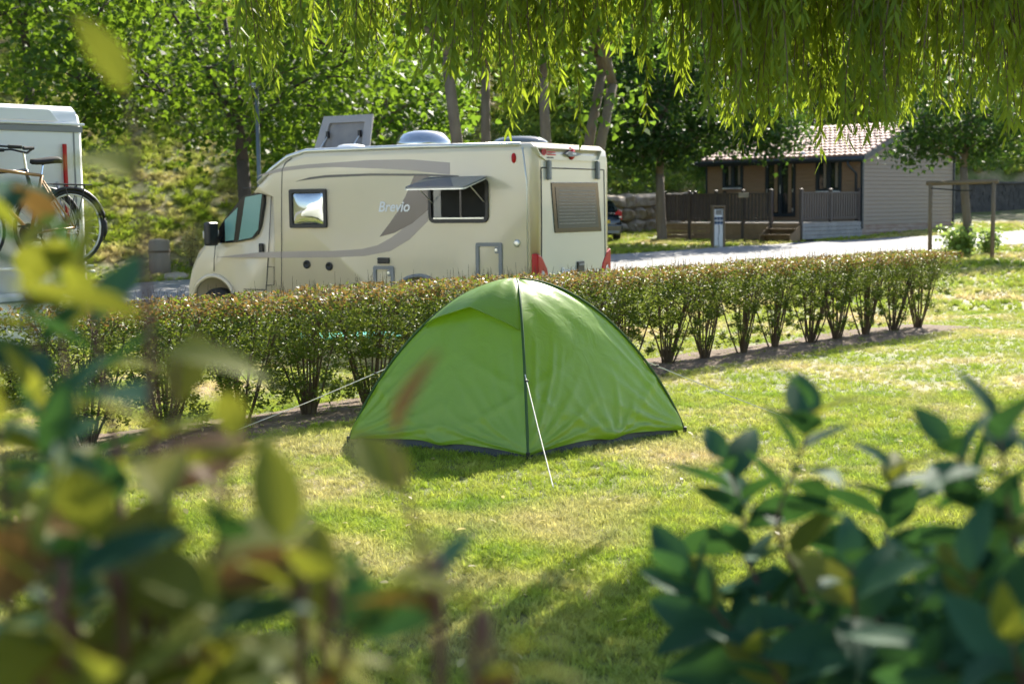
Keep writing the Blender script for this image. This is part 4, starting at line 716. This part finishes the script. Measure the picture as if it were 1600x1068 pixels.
# trees on the hillside: three builds, copied with their parts
protos = []
HILL = [(-27, 50), (-20, 62), (-13.5, 66), (-6.5, 66), (-1, 62), (4, 68), (9.5, 71), (15.5, 73), (22, 78), (29, 80), (-16, 76), (-3, 77), (12, 84), (25, 92), (-28, 72), (36, 92), (2, 90), (-10, 86), (19, 98)]
NM = ['at the far left edge', 'second from the left edge', 'above the left bank', 'above the cab roof', 'above the roof vents', 'above the motorhome rear', 'above the dark car', 'behind the chalet roof', 'right of the chalet', 'at the far right edge']
for i, (x, y) in enumerate(HILL):
    lab = f'tall leafy woodland tree on the hillside, {NM[i]}' if i < 10 else f'woodland tree high on the hillside in the back row, {ORD[i-10]} of that row'
    z = tz(x, y)-.1; s = random.uniform(.9, 1.2)
    if i < 3:
        h = 3.0; r = make_tree('woodland_tree', lab, (x, y, z), 2.2, [((0, 0, 5.6), (4.2, 4.0, 4.2))], 120, 62, 'oval', .30, ['wood_leaf', 'maple_leaf', 'catalpa_leaf'][i], 'bark_dark', .2, 1, .8, 30+i, 0, 'trees on the hillside'); protos.append(r)
    else:
        r = copy_tree(protos[i % 3]); r.location = (x, y, z); r.rotation_euler.z = random.uniform(0, 6.28); r['label'] = lab
    r.scale = (s, s, s*random.uniform(.95, 1.15))
# ------------------------------------------------------------------ shrubs and plants
def leafy_plant(name, label, loc, n, rad, h, kind, size, lm, seed, cat='plant', group=None):
    rng = np.random.default_rng(seed); r = empty(name, label, cat, loc, 0, group); st = MB(); rn = random.Random(seed); P = []
    for k in range(max(5, n//40)):
        a = rn.uniform(0, 6.28); q = Vector((rad*.8*math.cos(a)*rn.random(), rad*.8*math.sin(a)*rn.random(), h*rn.uniform(.55, 1))); st.tube([(q.x*.15, q.y*.15, -.05), (q.x*.5, q.y*.5, q.z*.6), tuple(q)], [.012, .008, .003], 4, False); P.append(q)
    st.build('stems', 'twig', r, fix=False); T = np.array([tuple(p) for p in P]); j = rng.integers(0, len(T), n); f = rng.uniform(.35, 1.05, n)[:, None]; C = T[j]*np.concatenate([f, f, f], 1)+rng.normal(0, rad*.2, (n, 3)); C[:, 2] = np.maximum(C[:, 2], .02)
    V = leaves(C, kind, size, .2, .8, rng); link('foliage', fast_mesh('foliage', V, V.shape[1]), lm, r)['kind'] = 'stuff'; return r
leafy_plant('leafy_shrub', 'bright green leafy plant around the foot of the young tree', py_+Vector((-.25, -.25, 0)), 700, .75, .75, 'heart', .12, 'pale_leaf', 3); leafy_plant('leafy_shrub', 'pale green bushy plant right of the young tree trunk', py_+Vector((.55, -.1, 0)), 420, .5, .7, 'heart', .11, 'pale_leaf', 4)
leafy_plant('cream_leaved_shrub', 'small cream-leaved shrub beside the motorhome bonnet', G(300, 418), 260, .38, 1.15, 'oval', .12, 'cream_leaf', 5)
for k, (x, y, rr, hh) in enumerate([(2.6, 58.6, 1.5, 1.6), (5.2, 61.2, 1.8, 1.9), (7.4, 64, 1.7, 2.0), (3.2, 63.5, 1.8, 2.2), (.6, 58.5, 1.6, 1.7), (-3.5, 55, 1.9, 1.9), (6.0, 67, 2.2, 2.4), (9.5, 66.5, 2, 2.6)]):
    leafy_plant('bramble_bush', f'rambling green bush on the sunny bank, {ORD[k]} of the bank bushes', (x, y, tz(x, y)), 1500, rr, hh, 'oval', .2, 'weed_leaf', 60+k, 'bush', 'bushes on the bank')
# ------------------------------------------------------------------ willow: trunk out of frame on the right, hanging branches overhead
def build_willow():
    foot_ = Vector((5.8, 8.6, tz(5.8, 8.6))); root = empty('willow_tree', 'weeping willow whose hanging branches fill the top of the view', 'tree', foot_); rn = random.Random(21)
    MB().tube([(0, 0, -.3), (.05, .02, 1.2), (-.05, .05, 2.6), (-.2, .1, 4.2)], [.42, .33, .3, .26], 14).build('trunk', 'bark', root, True); ends = [(-9.2, .6, 5.2), (-8.0, 2.4, 5.5), (-6.2, -.3, 5.3), (-4.2, 2.2, 5.6), (-3.2, -1, 5.4), (1.2, 3.2, 5.7), (-1.5, 1.2, 7.5), (2.5, -1, 7)]
    for e in ends: e = Vector(e); s = Vector((-.2, .1, 4.1)); m = s.lerp(e, .5)+Vector((0, 0, .8)); MB().tube([s, s.lerp(m, .5)+Vector((0, 0, .3)), m, m.lerp(e, .55)+Vector((0, 0, .15)), e], [.2, .15, .11, .07, .03], 8).build('limb', 'bark', root, True)
    var = {}
    for L in (1.2, 1.6, 2.0, 2.4, 2.9):
        var[L] = []
        for q in range(3):
            rng = np.random.default_rng(int(L*100)+q); mb = MB(); Cs, Ds = [], []
            for k in range(4):
                l = L*(1 if k == 0 else rng.uniform(.45, .92)); ox, oy = rng.normal(0, .07, 2) if k else (0, 0); n = 9; ph = rng.uniform(0, 6)
                pts = [Vector((ox*min(1, i/2)+.045*math.sin(ph+i*.7), oy*min(1, i/2)+.045*math.cos(ph*1.3+i*.6), -l*i/n)) for i in range(n+1)]; mb.tube(pts, [.004]*(n)+[.0012], 3, False)
                m = int(l*50); f = np.sort(rng.uniform(.02, 1, m))*n; P = np.array([tuple(pts[min(n-1, int(v))].lerp(pts[min(n, int(v)+1)], v-int(v))) for v in f]); a = rng.uniform(0, 6.28, m); d = np.stack([np.cos(a)*.42, np.sin(a)*.42, -np.ones(m)*rng.uniform(.5, 1.1, m)], 1); d /= np.linalg.norm(d, axis=1)[:, None]; Cs.append(P); Ds.append(d)
            C, D = np.concatenate(Cs), np.concatenate(Ds); V = leaves(C, 'long', .112, 0, .1, rng, D); n6 = len(V); base = len(mb.v); mb.v += [tuple(p) for p in V.reshape(-1, 3)]; mb.f += [tuple(range(base+6*i, base+6*i+6)) for i in range(n6)]
            me = mb.mesh('hanging_branch'); me.materials.append(MATS['twig']); me.materials.append(MATS['willow_leaf']); mi = np.zeros(len(me.polygons), np.int32); mi[-n6:] = 1; me.polygons.foreach_set('material_index', mi); var[L].append(me)
    PX = [0, 120, 170, 230, 330, 400, 450, 520, 600, 680, 740, 800, 850, 900, 960, 1000, 1040, 1090, 1130, 1190, 1230, 1270, 1310, 1370, 1430, 1500, 1560, 1600, 1700]; PY = [-60, -20, 40, 0, 40, 150, 120, 110, 105, 125, 165, 185, 165, 110, 75, 120, 105, 170, 200, 222, 180, 195, 235, 210, 190, 185, 190, 225, 225]
    sp = [(403, 190, 9), (893, 216, 9.4), (990, 190, 9.6), (1307, 250, 9.2), (1180, 225, 9), (800, 205, 9.6), (1190, 222, 10)]
    while len(sp) < 270:
        px = rn.uniform(380, 1640) if rn.random() < .9 else rn.uniform(140, 400)
        if px < 1000 and rn.random() < (.5 if px < 700 else .3): continue
        t = np.interp(px, PX, PY); sp.append((px, t-abs(rn.gauss(0, 1))*(55 if px < 1000 else 38)-rn.uniform(0, 14), rn.uniform(7.8, 11.2)))
    for px, ty, Y in sp:
        p = at(px, ty, Y); L = min(var, key=lambda l: abs(p.z+l-rn.uniform(4.2, 4.9))); o = bpy.data.objects.new('hanging_branch', rn.choice(var[L])); COL.objects.link(o); o.parent = root
        o.location = Vector((p.x, p.y, p.z+L))-foot_; o.rotation_euler = (rn.uniform(-.04, .04), rn.uniform(-.04, .04), rn.uniform(0, 6.28))
    rng = np.random.default_rng(4); n = 20000; C = np.stack([rng.uniform(-5.5, 3.5, n), rng.uniform(-3.6, 3.0, n), rng.uniform(4.9, 7.4, n)], 1)  # unseen upper leaf mass, added and shaped to shade the near shrubs and lawn
    cl = np.stack([rng.uniform(-5.5, 3.5, 230), rng.uniform(-3.8, 3.4, 230), rng.uniform(5, 7.2, 230)], 1); keep = (cl[:, 0] > -4.2) | (cl[:, 1] > -.6); cl = cl[keep]; j = rng.integers(0, len(cl), n); C = cl[j]+rng.normal(0, .33, (n, 3))
    D = np.stack([rng.normal(0, .4, n), rng.normal(0, .4, n), -np.ones(n)], 1); D /= np.linalg.norm(D, axis=1)[:, None]; V = leaves(C, 'long', .15, 0, .2, rng, D); link('crown', fast_mesh('crown', V, 6), 'willow_leaf', root)['kind'] = 'stuff'
build_willow()
# ------------------------------------------------------------------ foreground shrubs: every leaf an object
def photinia_leaf(curl, fold, wid):
    def f(a, b):
        wv = wid*math.sin(math.pi*min(1, a**.8*.97+.03))**.85*(1.0 if a < .97 else .3); y = (b-.5)*2*wv; return (a, y, fold*abs(y)-curl*a*a+.02*math.sin(9*a)*abs(b-.5))
    return MB().grid(f, 7, 4).mesh('leaf')
LEAVES = {}
for nm in ('photinia', 'photinia_young', 'photinia_copper'):
    LEAVES[nm] = []
    for c, fo, wd in ((.12, .35, .25), (.3, .25, .27), (-.05, .45, .23), (.45, .3, .25)):
        m = photinia_leaf(c, fo, wd); m.materials.append(MATS[nm]); m.polygons.foreach_set('use_smooth', [True]*len(m.polygons)); LEAVES[nm].append(m)
def fg_shrub(label, stems, size, mix, seed, gap=.03):
    rn = random.Random(seed); p0 = at(stems[0][-1][0], stems[0][-1][1], stems[0][-1][2]); root = empty('photinia_shrub', label, 'shrub', (p0.x, p0.y, tz(p0.x, p0.y))); R0 = Vector(root.location); cnt = 0
    for s in stems:
        P = [at(*q)-R0 for q in s]; b = P[-1].copy(); b.z = -.05; b.x *= .5; b.y *= .5; P.append(b); P = P[::-1]
        Q = []                                     # smooth the stem
        for i in range(len(P)-1):
            for k in range(6): t = k/6; a, b_, c, d = P[max(i-1, 0)], P[i], P[i+1], P[min(i+2, len(P)-1)]; Q.append(.5*((2*b_)+(c-a)*t+(2*a-5*b_+4*c-d)*t*t+(3*b_-a-3*c+d)*t**3))
        Q.append(P[-1]); n = len(Q); st = MB().tube(Q, [.0065*(1-.75*i/(n-1)) for i in range(n)], 7).build('stem', 'red_stem', root, True)
        d = [0]
        for i in range(1, n): d.append(d[-1]+(Q[i]-Q[i-1]).length)
        tot = d[-1]; x = tot-.003; ang = rn.uniform(0, 6.28); k = 0
        while x > tot-min(.62, tot*.5) and cnt < 290:
            i = max(j for j in range(n) if d[j] <= x); i = min(i, n-2); f = (x-d[i])/max(1e-6, d[i+1]-d[i]); pt = Q[i].lerp(Q[i+1], f); ax = (Q[i+1]-Q[i]).normalized()
            ang += 2.4+rn.uniform(-.3, .3); near = max(0, 1-(tot-x)/.12); e = R(28+40*(1-near)+rn.uniform(-14, 14)); sd = Vector((math.cos(ang), math.sin(ang), 0)); sd = (sd-ax*sd.dot(ax)).normalized(); dr = (ax*math.cos(e)+sd*math.sin(e)).normalized(); nz = ax.cross(dr).cross(dr)*-1
            if nz.length < 1e-4: nz = Vector((0, 0, 1))
            tip = R0+pt+dr*size; fx = 800+F_PX*tip.x/tip.y; fy = 320+F_PX*(CAM_H-tip.z)/tip.y
            if 255 < fx < 660 and fy < 480: x -= gap; continue      # no leaf grew over the cab in the photograph
            nz.normalize(); yy = nz.cross(dr).normalized(); M = Matrix((dr, yy, nz)).transposed().to_4x4(); kind = rn.choices(['photinia', 'photinia_young', 'photinia_copper'], mix if k > 2 else (mix[0]*.6, mix[1]*1.6, mix[2]*1.6))[0]
            o = bpy.data.objects.new('leaf', rn.choice(LEAVES[kind])); COL.objects.link(o); o.parent = root; sc = size*rn.uniform(.75, 1.2)*(.7+.3*(1-near)); o.matrix_local = Matrix.Translation(pt+dr*.008) @ M @ Matrix.Rotation(rn.uniform(-.4, .4), 4, 'X') @ Matrix.Diagonal((sc, sc, sc, 1)); cnt += 1; k += 1; x -= gap*rn.uniform(.6, 1.3)*(.7 if near else 1)
Y = 2.25
fg_shrub('dark glossy-leaved shrub in the right foreground, before the lawn', [[(1268, 640, Y), (1248, 720, Y), (1215, 820, Y), (1260, 930, Y), (1330, 1090, Y)], [(1135, 720, Y+.1), (1160, 800, Y+.1), (1165, 870, Y+.05), (1230, 980, Y), (1310, 1090, Y)], [(1395, 735, Y+.2), (1388, 820, Y+.2), (1370, 930, Y+.1), (1370, 1090, Y)], [(1075, 900, Y-.1), (1130, 970, Y-.1), (1220, 1060, Y), (1300, 1130, Y)], [(1180, 1010, Y-.2), (1240, 1090, Y-.2), (1300, 1160, Y-.1)], [(1330, 880, Y-.25), (1340, 1000, Y-.2), (1350, 1100, Y-.1)], [(1440, 880, Y), (1430, 980, Y), (1400, 1100, Y)]], .132, (.95, .05, .0), 1, .029)
Y = 1.85
fg_shrub('dark glossy-leaved shrub at the right edge of the foreground', [[(1560, 670, Y), (1575, 780, Y), (1590, 900, Y), (1610, 1090, Y)], [(1490, 700, Y+.1), (1535, 800, Y+.1), (1570, 930, Y), (1610, 1090, Y)], [(1515, 900, Y-.1), (1545, 980, Y-.1), (1590, 1090, Y)], [(1640, 740, Y), (1640, 900, Y), (1640, 1100, Y)], [(1440, 1000, Y-.1), (1490, 1060, Y-.1), (1560, 1140, Y)], [(1580, 1000, Y-.25), (1600, 1080, Y-.2), (1620, 1150, Y-.1)]], .124, (.94, .06, .0), 2, .029)
Y = 1.3
fg_shrub('blurred olive-leaved shrub close to the lens at left', [[(200, 150, Y), (222, 330, Y), (235, 560, Y), (240, 800, Y), (230, 1100, Y)], [(275, 560, Y), (270, 700, Y), (262, 900, Y), (260, 1110, Y)], [(445, 850, Y-.1), (462, 960, Y-.1), (470, 1110, Y-.1)], [(150, 800, Y-.1), (180, 940, Y-.1), (200, 1120, Y-.1)], [(340, 960, Y-.15), (335, 1040, Y-.15), (315, 1130, Y-.1)], [(365, 690, Y), (345, 830, Y), (310, 980, Y), (280, 1110, Y)], [(560, 960, Y-.15), (540, 1040, Y-.15), (500, 1130, Y-.1)], [(60, 880, Y-.2), (90, 980, Y-.2), (120, 1120, Y-.15)]], .112, (.25, .63, .12), 3, .046)
fg_shrub('blurred drooping shrub close to the lens, before the tent left corner', [[(612, 690, 1.15), (650, 830, 1.15), (672, 960, 1.15), (690, 1120, 1.15)], [(800, 1020, 1.1), (780, 1090, 1.1), (740, 1180, 1.1)]], .1, (.3, .55, .15), 5, .085)
fg_shrub('dense dark-leaved shrub at the left edge, behind the nearest leaves', [[(125, 400, 1.6), (155, 560, 1.6), (185, 740, 1.6), (200, 1100, 1.55)], [(20, 330, 1.7), (55, 540, 1.7), (90, 760, 1.7), (120, 1100, 1.65)], [(70, 330, 1.8), (90, 480, 1.8), (110, 700, 1.75), (120, 1100, 1.65)], [(60, 620, 1.5), (95, 800, 1.5), (100, 1110, 1.5)], [(-10, 640, 1.4), (10, 800, 1.4), (30, 1110, 1.4)], [(100, 900, 1.35), (110, 1000, 1.35), (130, 1130, 1.35)]], .11, (.72, .24, .04), 4, .034)
# ------------------------------------------------------------------ grass (stuff): tufts on points scattered over the lawn and the bank
def tuft_obj(name, m, nb, h, wd, lean, seed, leafy=False):
    rng = np.random.default_rng(seed)
    if leafy:
        C = np.stack([rng.normal(0, lean, nb), rng.normal(0, lean, nb), np.abs(rng.normal(h*.5, h*.3, nb))], 1); me = fast_mesh(name, leaves(C, 'oval', wd, -.3, .7, rng), 6)
    else:
        mb = MB()
        for _ in range(nb):
            a = rng.uniform(0, 6.28); r = rng.uniform(0, .028 if h < .1 else .1); hh = h*rng.uniform(.5, 1.15); l = lean*hh*rng.uniform(.3, 1.6); d = Vector((math.cos(a), math.sin(a), 0)); sd = Vector((-d.y, d.x, 0))*wd; b = d*r+Vector((0, 0, -.006)); m1 = b+d*l*.35+Vector((0, 0, hh*.6)); t = b+d*l+Vector((0, 0, hh)); mb.add([b-sd, b+sd, m1+sd*.8, m1-sd*.8, t], [(0, 1, 2, 3), (3, 2, 4)])
        me = mb.mesh(name)
    me.materials.append(MATS[m]); return bpy.data.objects.new(name, me)
def scatter(name, label, pts, objs, smin, smax):
    col = bpy.data.collections.new(name+'_tufts')
    for o in objs: col.objects.link(o)
    me = bpy.data.meshes.new(name); me.vertices.add(len(pts)); me.vertices.foreach_set('co', pts.reshape(-1).astype(np.float32)); me.update(); o = bpy.data.objects.new(name, me); COL.objects.link(o); o['kind'] = 'stuff'; tag(o, label, 'grass')
    ng = bpy.data.node_groups.new(name, 'GeometryNodeTree'); ng.interface.new_socket('Geometry', in_out='INPUT', socket_type='NodeSocketGeometry'); ng.interface.new_socket('Geometry', in_out='OUTPUT', socket_type='NodeSocketGeometry'); N = ng.nodes.new
    gi, go, ip, ci = N('NodeGroupInput'), N('NodeGroupOutput'), N('GeometryNodeInstanceOnPoints'), N('GeometryNodeCollectionInfo'); ci.inputs[0].default_value = col; ci.inputs['Separate Children'].default_value = True; ci.inputs['Reset Children'].default_value = True; ip.inputs['Pick Instance'].default_value = True
    rv = N('FunctionNodeRandomValue'); rv.data_type = 'FLOAT_VECTOR'; rv.inputs[0].default_value = (-.15, -.15, 0); rv.inputs[1].default_value = (.15, .15, 6.283); rs = N('FunctionNodeRandomValue'); rs.data_type = 'FLOAT'; rs.inputs[2].default_value = smin; rs.inputs[3].default_value = smax; rs.inputs['Seed'].default_value = 5
    L = ng.links.new; L(gi.outputs[0], ip.inputs['Points']); L(ci.outputs[0], ip.inputs['Instance']); L(rv.outputs[0], ip.inputs['Rotation']); L(rs.outputs[1], ip.inputs['Scale']); L(ip.outputs[0], go.inputs[0]); o.modifiers.new('scatter', 'NODES').node_group = ng
def pts_in(y0, y1, dens, rng, xlo=None, xhi=None):
    A = (y1-y0)*2*(.38*y1+.6); n = int(A*dens); Y = rng.uniform(y0, y1, n); X = rng.uniform(-1, 1, n)*(.38*y1+.6); k = (np.abs(X) < .38*Y+.6) & ~on_road(X, Y)
    s = (X-HL.x)*HN.x+(Y-HL.y)*HN.y; al = (X-h0.x)*HD.x+(Y-h0.y)*HD.y; k &= ~((np.abs(s-.05) < .55) & (al > -.3) & (al < HLEN+.6) & (rng.random(n) < .93))
    lx = (X-12.43)*.7071+(Y-50.5)*.7071; ly = -(X-12.43)*.7071+(Y-50.5)*.7071; k &= ~((lx > -4.4) & (lx < 6.7) & (ly > -.05) & (ly < 6.9)); X, Y = X[k], Y[k]; return np.stack([X, Y, terr(X, Y)], 1)
rg = np.random.default_rng(77)
lawn = np.concatenate([pts_in(4.6, 9, 1000, rg), pts_in(9, 14, 520, rg), pts_in(14, 24, 200, rg)])
scatter('grass', 'short sunlit lawn grass around the tent', lawn, [tuft_obj('tuft', 'blade', 16, .042, .0022, .9, 90+k) for k in range(5)], .7, 1.35)
far = pts_in(24, 58, 34, rg); far = far[(far[:, 1]-np.interp(far[:, 0], TOE_X, TOE_Y)) < .5]
scatter('grass', 'grass beside the road and the chalet', far, [tuft_obj('tuft', 'blade', 26, .09, .006, .9, 95+k) for k in range(3)], .7, 1.3)
bank = pts_in(36, 84, 30, rg); bank = bank[(bank[:, 1]-np.interp(bank[:, 0], TOE_X, TOE_Y)) > .8]; east = bank[:, 0] > -.5
scatter('bank_growth', 'rough grass and weeds covering the bank right of the motorhome', bank[east][::2], [tuft_obj('tuft', 'blade', 34, .26, .010, .8, 100), tuft_obj('weed', 'weed_leaf', 46, .26, .13, .16, 102, True)], .7, 1.5)
scatter('bank_grass', 'rough sunlit grass on the bank left of the motorhome', bank[~east], [tuft_obj('tuft', 'blade', 34, .12, .008, 1.1, 104), tuft_obj('tuft', 'blade', 36, .15, .008, 1.2, 105)], .7, 1.4)
rg2 = np.random.default_rng(5); n = 170; Yf = rg2.uniform(5, 13, n); Xf = rg2.uniform(-1, 1, n)*.36*Yf; C = np.stack([Xf, Yf, terr(Xf, Yf)+.045], 1); V = leaves(C, 'oval', .05, 0, 2.0, rg2)
tag(link('fallen_leaves', fast_mesh('fallen_leaves', V, 6), 'cream_leaf'), 'dry fallen leaves scattered on the lawn', 'leaves')['kind'] = 'stuff'
